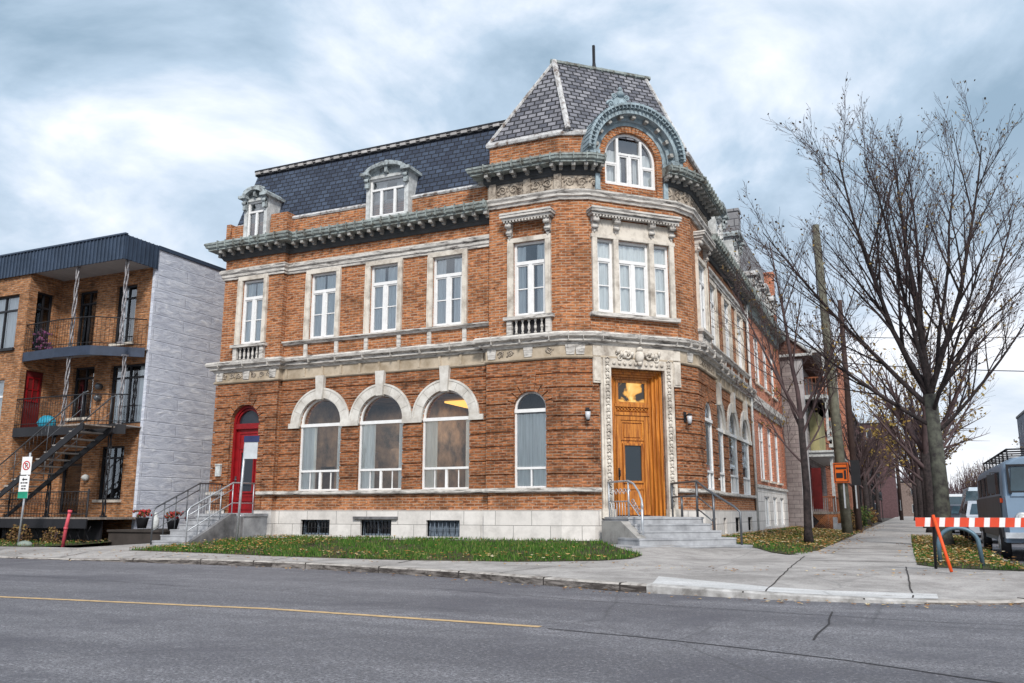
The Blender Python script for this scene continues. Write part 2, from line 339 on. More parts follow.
def arch(c, w, z0, zs, n=18):
    """outline of an arched opening, counter-clockwise from bottom left"""
    r = w / 2
    return [(c - r, z0), (c + r, z0)] + [(c + r * math.cos(PI * i / n), zs + r * math.sin(PI * i / n)) for i in range(n + 1)]
def rect(u0, u1, z0, z1): return [(u0, z0), (u1, z0), (u1, z1), (u0, z1)]
def inpoly(p, poly):
    x, y = p; c = False; j = len(poly) - 1
    for i in range(len(poly)):
        a, b = poly[i], poly[j]
        if (a[1] > y) != (b[1] > y) and x < (b[0] - a[0]) * (y - a[1]) / (b[1] - a[1]) + a[0]: c = not c
        j = i
    return c
def wall(mb, F, outer, holes, d=0, reveal=.35, thick=None):
    vs = []; ed = []
    for lp in [outer] + holes:
        b = len(vs); vs += [Vector(p) for p in lp]; ed += [(b + i, b + (i + 1) % len(lp)) for i in range(len(lp))]
    r = delaunay_2d_cdt(vs, ed, [], 0, 1e-6)
    V = r[0]; fs = []
    for f in r[2]:
        c = sum((V[i] for i in f), Vector((0, 0))) / len(f)
        if inpoly(c, outer) and not any(inpoly(c, h) for h in holes): fs.append(tuple(f))
    mb.add([F(v.x, d, v.y) for v in V], fs)
    for h in holes:
        n = len(h)
        mb.add([F(u, d, z) for u, z in h] + [F(u, d - reveal, z) for u, z in h], [(i, (i + 1) % n, n + (i + 1) % n, n + i) for i in range(n)])
    if thick:   # raised slab: side faces on the outer border and on the holes
        for lp in [outer]:
            n = len(lp)
            mb.add([F(u, d, z) for u, z in lp] + [F(u, d - thick, z) for u, z in lp], [(i, n + i, n + (i + 1) % n, (i + 1) % n) for i in range(n)])
    return mb
def clip_band(poly_holes, z0, z1):
    """clip convex-ish opening outlines to a horizontal band"""
    res = []
    for h in poly_holes:
        def cut(P, zz, keep):
            o = []
            for i in range(len(P)):
                a, b = P[i], P[(i + 1) % len(P)]
                ia = keep(a[1]); ib = keep(b[1])
                if ia: o.append(a)
                if ia != ib:
                    t = (zz - a[1]) / (b[1] - a[1]); o.append((a[0] + (b[0] - a[0]) * t, zz))
            return o
        P = cut(h, z0, lambda z: z > z0 + 1e-6)
        if P: P = cut(P, z1, lambda z: z < z1 - 1e-6)
        if len(P) > 2: res.append(P)
    return res
def rustic(mb, F, u0, u1, z0, z1, holes, pitch=.36, gap=.035, d=.045):
    """bands of brickwork standing proud with grooves between them, interrupted by openings"""
    z = z0
    while z < z1 - .05:
        a, b = z, min(z + pitch - gap, z1)
        # split along u at the openings' extent, slab by slab
        cl = clip_band(holes, a, b)
        xs = sorted((min(p[0] for p in h), max(p[0] for p in h), h) for h in cl)
        # convex pieces between openings, following the curve
        cur = [(u0, a), (u0, b)]
        left = [(u0, b), (u0, a)]
        for (h0, h1, h) in xs:
            # left boundary of the hole: points with u < centre, from a up to b
            c = (h0 + h1) / 2
            zs_ = [a, b] + [p[1] for p in h]
            zs_ = sorted(set(round(q, 5) for q in zs_))
            def edge(zz, side):
                us = []
                for i in range(len(h)):
                    p, q = h[i], h[(i + 1) % len(h)]
                    if min(p[1], q[1]) - 1e-6 <= zz <= max(p[1], q[1]) + 1e-6:
                        if abs(p[1] - q[1]) < 1e-9: us += [p[0], q[0]]
                        else: us.append(p[0] + (q[0] - p[0]) * (zz - p[1]) / (q[1] - p[1]))
                if not us: return None
                return min(us) if side < 0 else max(us)
            lo = [(edge(zz, -1), zz) for zz in zs_]; lo = [p if p[0] is not None else (c, p[1]) for p in lo]
            hi = [(edge(zz, 1), zz) for zz in zs_]; hi = [p if p[0] is not None else (c, p[1]) for p in hi]
            mb.prism(F, left + lo, d, -.01)
            left = list(reversed(hi))
        mb.prism(F, left + [(u1, a), (u1, b)], d, -.01)
        z += pitch
def offs(path, o):
    n = len(path); res = []
    for i, p in enumerate(path):
        ns = []
        if i > 0: a, b = path[i - 1], p; l = math.hypot(b[0] - a[0], b[1] - a[1]); ns.append(((b[1] - a[1]) / l, -(b[0] - a[0]) / l))
        if i < n - 1: a, b = p, path[i + 1]; l = math.hypot(b[0] - a[0], b[1] - a[1]); ns.append(((b[1] - a[1]) / l, -(b[0] - a[0]) / l))
        if len(ns) == 1: k = (ns[0][0] * o, ns[0][1] * o)
        else:
            s_ = (ns[0][0] + ns[1][0], ns[0][1] + ns[1][1]); q = 1 + ns[0][0] * ns[1][0] + ns[0][1] * ns[1][1]
            k = (s_[0] * o / q, s_[1] * o / q)
        res.append((p[0] + k[0], p[1] + k[1]))
    return res
def sweep(mb, path, prof):
    """closed profile [(out,z)] along plan path"""
    n = len(path); m = len(prof); rings = [offs(path, o) for o, z in prof]
    P = [(rings[j][i][0], rings[j][i][1], prof[j][1]) for i in range(n) for j in range(m)]
    fs = [(i * m + j, i * m + (j + 1) % m, (i + 1) * m + (j + 1) % m, (i + 1) * m + j) for i in range(n - 1) for j in range(m)]
    fs += [tuple(range(m)), tuple(range(n * m - 1, (n - 1) * m - 1, -1))]
    return mb.add(P, fs)
def along(path, step, inset=.0):
    """frames stepping along a path: yields (F, u) per segment"""
    for a, b in zip(path[:-1], path[1:]):
        L = math.hypot(b[0] - a[0], b[1] - a[1])
        if L < .3: continue
        F = frame(a[0], a[1], b[0] - a[0], b[1] - a[1]); n = max(1, int(round((L - 2 * inset) / step)))
        for i in range(n + 1): yield F, inset + (L - 2 * inset) * i / n
def ring(mb, F, c, zs, r0, r1, d0, d1, a0=0, a1=PI, n=20):
    out_ = [(c + r1 * math.cos(a0 + (a1 - a0) * i / n), zs + r1 * math.sin(a0 + (a1 - a0) * i / n)) for i in range(n + 1)]
    inn = [(c + r0 * math.cos(a0 + (a1 - a0) * i / n), zs + r0 * math.sin(a0 + (a1 - a0) * i / n)) for i in range(n, -1, -1)]
    return mb.prism(F, out_ + inn, d0, d1)
def voussoirs(mb, F, c, zs, r0, r1, d0, d1, n=9, gap=.02, a0=0, a1=PI):
    for i in range(n):
        s0 = a0 + (a1 - a0) * i / n; s1 = a0 + (a1 - a0) * (i + 1) / n; g = gap / 2 / ((r0 + r1) / 2)
        ring(mb, F, c, zs, r0, r1, d0, d1, s0 + g, s1 - g, 3)
def scroll(mb, F, u, z, R, sgn=1, d=.05, r=.03, turns=1.6):
    pts = []
    for i in range(22):
        a = 2 * PI * turns * i / 21; rr = R * (1 - i / 24)
        pts.append(F(u + sgn * rr * math.cos(a), d, z + rr * math.sin(a)))
    mb.tube(pts, [r * (1 - .5 * i / 21) for i in range(22)], 5)
def foliage_relief(mb, F, u0, u1, z0, z1, n, r=.05):
    for i in range(n):
        u = random.uniform(u0, u1); z = random.uniform(z0, z1); rr = r * random.uniform(.6, 1.3)
        mb.blob(F(u, .03, z), rr, (1, 1, random.uniform(.6, 1.4)), 5, 3, .3)

# ------------------------------------------------------------------ ground
KX = [(-90, 13.7), (-30, 13.75), (-20, 13.7), (-12, 13.7), (-9, 13.25), (-6.45, 12.6), (-4.6, 11.85), (-3.6, 11.5), (-1.7, 11.2), (-.6, 11.25), (.3, 11.45), (1.1, 11.8), (1.75, 12.6), (2.05, 13.8), (1.95, 15.5), (1.75, 18), (1.75, 24), (1.75, 40), (1.75, 120), (1.75, 300)]
def smooth_path(P, n=5):
    o = []
    for i in range(len(P) - 1):
        p0 = P[max(0, i - 1)]; p1 = P[i]; p2 = P[i + 1]; p3 = P[min(len(P) - 1, i + 2)]
        l01 = max(1e-6, math.dist(p0, p1)); l12 = math.dist(p1, p2); l23 = max(1e-6, math.dist(p2, p3))
        for k in range(n):
            t = k / n
            # tangents limited by neighbouring lengths
            m1 = [(p2[q] - p0[q]) / (l01 + l12) * l12 for q in (0, 1)]; m2 = [(p3[q] - p1[q]) / (l12 + l23) * l12 for q in (0, 1)]
            h00 = 2 * t**3 - 3 * t**2 + 1; h10 = t**3 - 2 * t**2 + t; h01 = -2 * t**3 + 3 * t**2; h11 = t**3 - t**2
            o.append(tuple(h00 * p1[q] + h10 * m1[q] + h01 * p2[q] + h11 * m2[q] for q in (0, 1)))
    o.append(P[-1]); return o
KP = smooth_path(KX, 5)
g = MB(); g.quad((-1500, -1500, -.02), (1500, -1500, -.02), (1500, 1500, -.02), (-1500, 1500, -.02))
tag(g.build('ground', mat('far_ground', (.07, .065, .06), 1, bmp=0)), kind='structure')
def flat(poly, zf, m, name, kind='structure', grid=None):
    mb = MB(); vs = [Vector(p) for p in poly]; ed = [(i, (i + 1) % len(poly)) for i in range(len(poly))]
    if grid:
        x0 = min(p[0] for p in poly); x1 = max(p[0] for p in poly); y0 = min(p[1] for p in poly); y1 = max(p[1] for p in poly)
        x = x0
        while x < x1:
            y = y0
            while y < y1:
                if inpoly((x, y), poly): vs.append(Vector((x + random.uniform(-.05, .05), y)))
                y += grid
            x += grid
    r = delaunay_2d_cdt(vs, ed, [], 0, 1e-6); V = r[0]
    fs = []
    for f in r[2]:
        c = sum((V[i] for i in f), Vector((0, 0))) / len(f)
        if inpoly(c, poly):
            a, b, d_ = (V[i] for i in f[:3])
            fs.append(tuple(f) if (b - a).cross(d_ - a) > 0 else tuple(reversed(f)))
    mb.add([(v.x, v.y, zf(v.x, v.y)) for v in V], fs)
    return tag(mb.build(name, m), kind=kind)
road = [(-90, -40), (60, -40), (60, 300)] + [(1.76, 300)] + [(p[0] + .05, p[1] - .02) for p in reversed(KP[:-1])]
flat([(-90, -40), (60, -40), (60, 300), (1.9, 300)] + [p for p in reversed(offs(KP, .0)[:-1])], lambda x, y: 0, ASPH, 'road')
def kz(x, y):
    """top of the kerb"""
    if y > 14.5 and x > 0: return .12
    if x < -3.4: return .105 if x > -14 else max(.03, .105 - (-14 - x) * .03)
    if x > -.2: return .035 if x < 1.2 else .05
    return .105 - (x + 3.4) / 3.2 * .07
# kerb: short stones
kerb = MB(); kt = MB(); inner = offs(KP, -.17)
def add_kerb(P, Q):
    for i in range(len(P) - 1):
        a, b, c, d_ = P[i], P[i + 1], Q[i + 1], Q[i]
        za, zb = kz(*a), kz(*b)
        kerb.add([(a[0], a[1], 0), (b[0], b[1], 0), (b[0], b[1], zb - .015), (a[0], a[1], za - .015), ((a[0] * .85 + d_[0] * .15), (a[1] * .85 + d_[1] * .15), za + .006), ((b[0] * .85 + c[0] * .15), (b[1] * .85 + c[1] * .15), zb + .006), (c[0], c[1], zb + .008), (d_[0], d_[1], za + .008)],
                 [(0, 1, 2, 3)])
        kt.add([(a[0], a[1], za - .015), (b[0], b[1], zb - .015), ((a[0] * .85 + d_[0] * .15), (a[1] * .85 + d_[1] * .15), za + .006), ((b[0] * .85 + c[0] * .15), (b[1] * .85 + c[1] * .15), zb + .006), (c[0], c[1], zb + .008), (d_[0], d_[1], za + .008)], [(0, 1, 3, 2), (2, 3, 4, 5)])
add_kerb(KP, inner)
tag(kerb.build('kerb', KERB), kind='structure'); tag(kt.build('kerb_top', KTOP), kind='structure')
kj = MB()
acc = 0
for i in range(len(KP) - 1):
    a, b = KP[i], KP[i + 1]; L = math.dist(a, b); 
    while acc < L and a[1] < 60 and a[0] > -40:
        t = acc / L; p = (a[0] + (b[0] - a[0]) * t, a[1] + (b[1] - a[1]) * t); F = frame(p[0], p[1], b[0] - a[0], b[1] - a[1]); z = kz(*p)
        kj.fb(F, 0, .018, -.17, .004, .0, z + .011); acc += random.choice([1.4, 1.7, 1.9])
    acc -= L
tag(kj.build('kerb_joint', colm('joint_dark', (.035, .03, .028), .95)), kind='structure')

def kerb_y(x):
    P = [p for p in KX if p[1] < 14]
    for a, b in zip(P[:-1], P[1:]):
        if a[0] <= x <= b[0]: return a[1] + (b[1] - a[1]) * (x - a[0]) / (b[0] - a[0])
    return 13.7
def gz(x, y):
    z = gz_(x, y)
    if x < -3.4 and y < 15.5:
        t = max(0, min(1, (y - kerb_y(x) - .17) / 1.0)); z = (kz(x, 12) + .008) * (1 - t) + z * t
    return z
def gz_(x, y):
    """ground height behind the kerb"""
    base = .14
    if x > -5 and x < 2 and y < 15:
        k = max(0, min(1, (15 - y) / 3.2)); ke = kz(x, 12)
        base = .14 * (1 - k) + (ke + .008) * k
    if x < -4.4: base = .14 + max(0, min(1, (y - 14.6) / 5)) * .22 if x > -16.8 else .15 + max(0, min(1, (y - 15) / 4)) * .08
    elif y > 19 and x < -2: base = .15 + max(0, min(1, (-2 - x) / 2.8)) * .2
    elif y > 15: base = .14 + max(0, min(1, (y - 15) / 20)) * .08
    return base
walkpoly = [p for p in inner if p[1] < 15.9 or p[0] < -3]
# whole area behind the kerb as one paved sheet
pave = [(-90, 16.2)] + [p for p in inner[:] ] 
pave = [p for p in inner] + [(-2.05, 300), (-2.05, 60), (-2.05, 26), (-3.2, 21.5), (-5.6, 19), (-12, 16.2), (-16.9, 15.6), (-17.0, 20), (-19.2, 20), (-19.2, 15.7), (-90, 15.7)]
flat(pave, lambda x, y: gz(x, y), SIDEW, 'sidewalk', grid=1.2)
# new pale concrete at the dropped kerb
seg = [p for p in inner if -3.55 < p[0] < .25 and p[1] < 13]
back = [(.25, 12.15), (-1.0, 11.95), (-1.7, 12.0), (-2.6, 12.35), (-3.4, 12.7)]
flat(seg + back, lambda x, y: gz(x, y) + .006, SIDEN, 'new_concrete_strip', grid=.4)
kn = MB(); sg = [p for p in KP if -3.6 < p[0] < .3 and p[1] < 13]; sgi = offs(sg, -.19)
sgo = offs(sg, .006)
for i in range(len(sg) - 1):
    a, b, c, d_ = sgo[i], sgo[i + 1], sgi[i + 1], sgi[i]; za, zb = kz(*sg[i]) + .014, kz(*sg[i + 1]) + .014
    kn.add([(a[0], a[1], .0), (b[0], b[1], .0), (b[0], b[1], zb - .02), (a[0], a[1], za - .02), (a[0] * .8 + d_[0] * .2, a[1] * .8 + d_[1] * .2, za), (b[0] * .8 + c[0] * .2, b[1] * .8 + c[1] * .2, zb), (c[0], c[1], zb), (d_[0], d_[1], za)], [(0, 1, 2, 3), (3, 2, 5, 4), (4, 5, 6, 7)])
tag(kn.build('new_kerb', mat('new_kerb_concrete', (.50, .49, .48), .9, c2=(.2, .19, .18), scale=5, bmp=.4, bscale=30)), kind='structure')
# sidewalk joints
jt = MB()
def strip(mb, pts, w, zf, jit=0):
    pts2 = []
    for a, b in zip(pts[:-1], pts[1:]):
        n = max(1, int(math.dist(a, b) / .35))
        for i in range(n): t = i / n; pts2.append((a[0] + (b[0] - a[0]) * t + random.uniform(-jit, jit), a[1] + (b[1] - a[1]) * t + random.uniform(-jit, jit)))
    pts2.append(pts[-1]); L = offs(pts2, w / 2); R_ = offs(pts2, -w / 2)
    for i in range(len(pts2) - 1):
        ps = [L[i], L[i + 1], R_[i + 1], R_[i]]
        mb.quad(*[(p[0], p[1], zf(*p)) for p in ps])
for x0, x1, yb in [(-5.9, -5.3, 14.9), (-1.7, -2.0, 19), (-.02, -.1, 16.2)]:
    strip(jt, [(x0, [p[1] for p in KP if p[0] > x0][0] + .2), (x1, yb)], .02, lambda x, y: gz(x, y) + .007, .012)
for y in (17.6, 20.2, 23, 27, 33, 42): strip(jt, [(-1.95, y), (.02, y)], .05, lambda x, y: gz(x, y) + .007)
for x in (-24, -20.5, -17.5, -14.6, -11.5, -8.6): strip(jt, [(x, 13.9), (x - .1, 14.7)], .03, lambda x, y: gz(x, y) + .007)
tag(jt.build('sidewalk_joint', MATS.get('joint_dark')), kind='structure')
# road marks
yl = MB(); strip(yl, [(-90, 6.9), (-30, 7.25), (-10.5, 7.53), (-6.5, 7.85), (-3.2, 7.69)], .11, lambda x, y: .004)
tag(yl.build('yellow_centre_line', YEL), kind='structure')
ck = MB(); strip(ck, [(-3.1, 7.6), (-1.8, 7.35), (-.5, 6.9), (.6, 6.35), (2.5, 5.7)], .022, lambda x, y: .004, .02)
strip(ck, [(-.82, 10.1), (-.78, 9), (-.8, 7.85)], .02, lambda x, y: .004, .015)
strip(ck, [(-6.2, 10.9), (-3.4, 10.1), (.2, 9.6), (1.6, 9.7)], .014, lambda x, y: .004, .02)
strip(ck, [(-16, 10.2), (-12, 10.0), (-9, 9.6), (-7.9, 9.7)], .014, lambda x, y: .004, .03)
tag(ck.build('road_crack', colm('crack_tar', (.022, .021, .024), .9)), kind='structure')

k = MB(); k.box(9.4, 12, 13.5, 300, 0, .13); tag(k.build('far_sidewalk', SIDEW), kind='structure')
k = MB(); k.box(12, 140, 13.5, 300, 0, .14); tag(k.build('far_yard', SOIL), kind='structure')
# lawns
lawn_front = [(-16.9, 15.2), (-14.5, 15.0), (-12, 14.65), (-8.9, 14.5), (-6.6, 14.75), (-5.2, 15.35), (-4.75, 15.8), (-4.75, 16.6), (-5.45, 17.7), (-5.9, 18.4), (-6.4, 19.3), (-6.8, 19.95), (-16.95, 19.95)]
lawn_side = [(-3.2, 20.6), (-2.75, 19.5), (-2.35, 19.2), (-2.05, 19.6), (-1.95, 22), (-1.95, 42), (-4.75, 42), (-4.75, 22.6), (-4.2, 22.2)]
lawn_verge = [(.08, 16.9), (.35, 16.3), (1.1, 15.95), (1.85, 15.75), (1.58, 18), (1.58, 34), (.05, 34), (.04, 26), (.06, 20)]
lawn_left = [(-60, 15.4), (-24, 15.35), (-20.6, 15.6), (-20.2, 16.5), (-20.8, 18.6), (-60, 18.6)]
LAWNS = [(lawn_front, 1), (lawn_side, 1), (lawn_verge, .8), (lawn_left, .5)]
for P, _ in LAWNS: flat(P, lambda x, y: gz(x, y) + .008, SOIL, 'lawn', grid=.7)
def rnd_in(P):
    x0 = min(p[0] for p in P); x1 = max(p[0] for p in P); y0 = min(p[1] for p in P); y1 = max(p[1] for p in P)
    while 1:
        x = random.uniform(max(x0, -32), x1); y = random.uniform(y0, y1)
        if inpoly((x, y), P): return x, y
def vcolmat(name, stops, scale=2.0, tr=.25):
    m, t, p = newmat(name); gi = N(t, 'ShaderNodeNewGeometry')
    c = ramp(t, gi.outputs['Random Per Island'], stops)
    t.links.new(c, p.inputs['Base Color']); p.inputs['Roughness'].default_value = .8; p.inputs['Specular IOR Level'].default_value = .1
    return m
GRASSM = vcolmat('grass_blades', [(0, (.022, .055, .012)), (.45, (.045, .12, .018)), (.8, (.085, .175, .03)), (1, (.22, .20, .08))])
LEAFM = vcolmat('fallen_leaf', [(0, (.10, .045, .018)), (.35, (.26, .12, .035)), (.6, (.42, .22, .07)), (.85, (.50, .36, .17)), (1, (.62, .55, .38))])
gr = MB()
for (P, dens), n in zip(LAWNS, (26000, 9000, 6500, 5000)):
    for _ in range(n):
        x, y = rnd_in(P)
        if noise.noise((x * .8, y * .8, 3)) < -.12 * dens and random.random() < .75: continue
        z = gz(x, y) + .005; h = random.uniform(.04, .10); a = random.uniform(0, 2 * PI); w = random.uniform(.006, .014)
        dx, dy = math.cos(a) * w, math.sin(a) * w; lx, ly = random.uniform(-.03, .03), random.uniform(-.03, .03)
        gr.add([(x - dx, y - dy, z), (x + dx, y + dy, z), (x + lx, y + ly, z + h)], [(0, 1, 2)])
tag(gr.build('grass', GRASSM, uv=False), 'short green grass on the lawn strips beside the building and sidewalk', 'grass', kind='stuff')
lv = MB()
def leaf(x, y, z, s):
    a = random.uniform(0, 2 * PI); t1 = random.uniform(-.5, .5); t2 = random.uniform(-.5, .5)
    c, s_ = math.cos(a), math.sin(a); P = []
    for (u, v) in ((-1, 0), (-.2, .62), (.55, .5), (1, 0), (.55, -.5), (-.2, -.62)):
        px, py = u * s, v * s; P.append((x + c * px - s_ * py, y + s_ * px + c * py, z + abs(u * t1 + v * t2) * s))
    lv.add(P, [(0, 5, 4, 3), (0, 3, 2, 1)])
for (P, n, bias) in ((lawn_front, 4200, 'L'), (lawn_side, 6500, 0), (lawn_verge, 3200, 0), (lawn_left, 1500, 0)):
    for _ in range(n):
        x, y = rnd_in(P)
        if bias == 'L' and random.random() > (.95 if x < -13.2 else .07 if y > 15.9 else .55): continue
        if noise.noise((x * 1.1, y * 1.3, 9)) < -.05 and random.random() < .6: continue
        if random.random() < .35:
            x += random.gauss(0, .22); y += random.gauss(0, .22)
        if y > 19.9 and x < -6 or y < 13: continue
        if P is lawn_side and x > -3.3 and y < 23 and random.random() < .7: continue
        leaf(x, y, gz(x, y) + .04 + random.random() * .03, random.uniform(.025, .05))
for _ in range(420):
    x = random.uniform(-30, 1.2); y = random.uniform(13.9, 15.2); leaf(x, y, gz(x, y) + .012, random.uniform(.02, .035))
for _ in range(500):
    x = random.gauss(-1.9, .35); y = random.uniform(20, 60); 
    if x < .1: leaf(x, y, gz(max(x, -1.99), y) + .012, random.uniform(.03, .045))
for _ in range(160):
    i = random.randrange(10, 60); p = KP[i]; leaf(p[0] + random.uniform(-.2, .2), p[1] - random.uniform(.05, .5), .01, random.uniform(.02, .035))
tag(lv.build('fallen_leaves', LEAFM, uv=False), 'scattered brown and yellow fallen leaves on grass and pavement', 'fallen leaves', kind='stuff')

# ------------------------------------------------------------------ main building
X0, XC, XR = -19.0, -7.72, -4.89
Wf = .78; P1x, P1y = XC + Wf * math.cos(PI / 8), 20 + Wf * math.sin(PI / 8)
L = 2.56; P2x, P2y = P1x + L * .70711, P1y + L * .70711
XR = P2x + Wf * math.sin(PI / 8); Yc = P2y + Wf * math.cos(PI / 8); YP = 25.2; YE = 32.85
CH = [(XC, 20), (P1x, P1y), (P2x, P2y), (XR, Yc)]
bank = empty('corner_building', (X0 + 6, 20, .3), 'orange brick corner building with white stone bands, slate mansard roof and arched windows', 'building')
B = bank
# plan: left pavilion, main, tower, chamfer, side pavilion, side main
plan = [(X0, 30), (X0, 20), (-16.7, 20), (-16.7, 20.2), (-9.75, 20.2), (-9.75, 20)] + CH + [(XR, YP), (XR - .2, YP), (XR - .2, YE)]
FL = frame(0, 20.0, 1, 0); FM = frame(0, 20.2, 1, 0)              # front: u = world x
FC = frame(P1x, P1y, 1, 1); FF1 = frame(XC, 20, P1x - XC, P1y - 20); FF2 = frame(P2x, P2y, XR - P2x, Yc - P2y)                            # chamfer: u = 0..L
FR = frame(XR, 0, 0, 1); FRM = frame(XR - .2, 0, 0, 1)              # right side: u = world y
FLS = frame(X0, 30, 0, -1)                                          # hidden left flank
Zg, Zp, Zsb, Zs, Zr, Zf, Zb = .0, 1.10, 1.53, 1.64, 4.88, 5.22, 5.57
TC = 1.28; S0, S1, S2, SW = 26.35, 28.75, 31.15, 23.95; SA = (S0, S1, S2)
arches_front = [(-15.22, 1.46), (-13.17, 1.46), (-11.11, 1.46)]
A_SP, A_Z0 = 3.56, 1.64
arches_side = [(S0, 1.5), (S1, 1.5), (S2, 1.5)]
upM = [-15.33, -13.2, -11.12]
UZ0, UZ1 = 6.07, 8.1
holesL = [arch(-17.83, 1.08, 1.0, 3.68), rect(-17.83 - .42, -17.83 + .42, UZ0, UZ1 + .02)]
holesM = [arch(c, w, A_Z0, A_SP) for c, w in arches_front] + [rect(c - .47, c + .47, UZ0, UZ1) for c in upM] + [rect(c - .5, c + .5, .42, .84) for c in (-15.22, -13.2, -11.12)]
holesT = [arch(-8.56, .9, A_Z0, 3.64), rect(-8.56 - .46, -8.56 + .46, UZ0, UZ1)]
holesC = [rect(TC - .78, TC + .78, .93, 4.66), rect(TC - 1.08, TC + 1.08, UZ0 + .03, UZ1)]
GA = 10.42
gable = [(0, .0), (L, .0), (L, GA)] + [(TC + 1.1 * math.cos(PI * i / 24), GA + 1.1 * math.sin(PI * i / 24)) for i in range(25)] + [(0, GA)]
holesC.append(arch(TC, 1.56, 9.66, GA))
holesR = [arch(SW, .95, A_Z0, 3.6), rect(SW - .5, SW + .5, UZ0, UZ1)]
holesRM = [arch(c, w, A_Z0, A_SP) for c, w in arches_side] + [rect(c - .5, c + .5, UZ0, UZ1) for c in SA] + [rect(c - .45, c + .45, .42, .88) for c in SA]
w = MB()
wall(w, FL, rect(X0, -16.7, Zg, 9.95), holesL)
wall(w, FM, rect(-16.7, -9.75, Zg, 9.98), holesM)
wall(w, FL, rect(-9.75, XC, Zg, 11.0), holesT)
wall(w, FC, gable, holesC)
wall(w, FR, rect(Yc, YP, Zg, 11.0), holesR); wall(w, FF1, rect(0, Wf, Zg, 11.0), []); wall(w, FF2, rect(0, Wf, Zg, 11.0), [])
wall(w, FRM, rect(YP, YE, Zg, 9.98), holesRM)
wall(w, FLS, rect(0, 10, Zg, 9.95), [])
w.quad((-16.7, 20, 0), (-16.7, 20.2, 0), (-16.7, 20.2, 9.95), (-16.7, 20, 9.95))
w.quad((-9.75, 20.2, 0), (-9.75, 20, 0), (-9.75, 20, 11.0), (-9.75, 20.2, 11.0))
w.quad((-9.75, 25, 9.4), (-9.75, 20, 9.4), (-9.75, 20, 11.0), (-9.75, 25, 11.0))
w.quad((XR, YP, 0), (XR - .2, YP, 0), (XR - .2, YP, 9.4), (XR, YP, 9.4))
w.quad((XR, YP, 9.4), (-9.75, YP, 9.4), (-9.75, YP, 11.0), (XR, YP, 11.0))
w.quad((XR - .2, YE, 0), (X0, YE, 0), (X0, YE, 10), (XR - .2, YE, 10))
# parapet piers and blocks over the cornice at the left pavilion
w.box(-17.25, -16.62, 19.93, 20.35, 9.3, 10.12); w.box(X0 - .02, -18.85, 19.93, 20.3, 9.3, 10.02)
WALL = w.build('wall', BR, B)
# rusticated ground floor
rs = MB()
rustic(rs, FL, X0 - .04, -16.66, Zs, Zr, [arch(-17.83, 1.08 + .42, 1.0, 3.68)])
rs.build('rusticated_brickwork', BRL, B); rs = MB()
rustic(rs, FM, -16.66, -9.79, Zs, 3.5, [rect(c - w_ / 2 - .0, c + w_ / 2 + .0, 0, 9) for c, w_ in arches_front])
rustic(rs, FM, -16.66, -9.79, 3.52, Zr, [arch(c, 2.06, 0, A_SP) for c, w_ in arches_front])
rs.build('rusticated_brickwork', BRL, B); rs = MB()
rustic(rs, FL, -9.79, XC + .009, Zs, Zr, [arch(-8.56, .9 + .42, 0, 3.64)])
rustic(rs, FF1, -.009, Wf + .009, Zs, Zr, []); rustic(rs, FF2, -.009, Wf + .009, Zs, Zr, [])
rustic(rs, FC, -.009, L + .009, Zs, Zr, [rect(TC - 1.1, TC + 1.1, 0, 9)])
rs.build('rusticated_brickwork', BRL, B); rs = MB()
rustic(rs, FR, Yc - .009, YP + .04, Zs, Zr, [arch(SW, .95 + .42, 0, 3.6)])
rustic(rs, FRM, YP + .04, YE, Zs, 3.5, [rect(c - w_ / 2, c + w_ / 2, 0, 9) for c, w_ in arches_side])
rustic(rs, FRM, YP + .04, YE, 3.52, Zr, [arch(c, 2.0, 0, A_SP) for c, w_ in arches_side])
for F_, c, r, sp, z0 in ((FL, -17.83, .54, 3.68, 1.12), (FL, -8.56, .45, 3.64, 1.64), (FR, SW, .475, 3.6, 1.64)):
    voussoirs(rs, F_, c, sp, r, r + .21, .05, -.01, 9, .03)
    z = z0
    while z < sp - .1:
        for sg_ in (-1, 1):
            a, b = sorted((c + sg_ * r, c + sg_ * (r + .215))); rs.fb(F_, a, b, .05, -.01, z, min(z + .325, sp))
        z += .36
for F_, c, sp, r in ((FL, -17.83, 3.68, .54), (FL, -8.56, 3.64, .45), (FR, SW, 3.6, .475)):   # brick keystones
    rs.prism(F_, [(c - .13, sp + r - .02), (c + .13, sp + r - .02), (c + .19, sp + r + .42), (c - .19, sp + r + .42)], .085, 0)
rs.build('rusticated_brickwork', BRL, B)
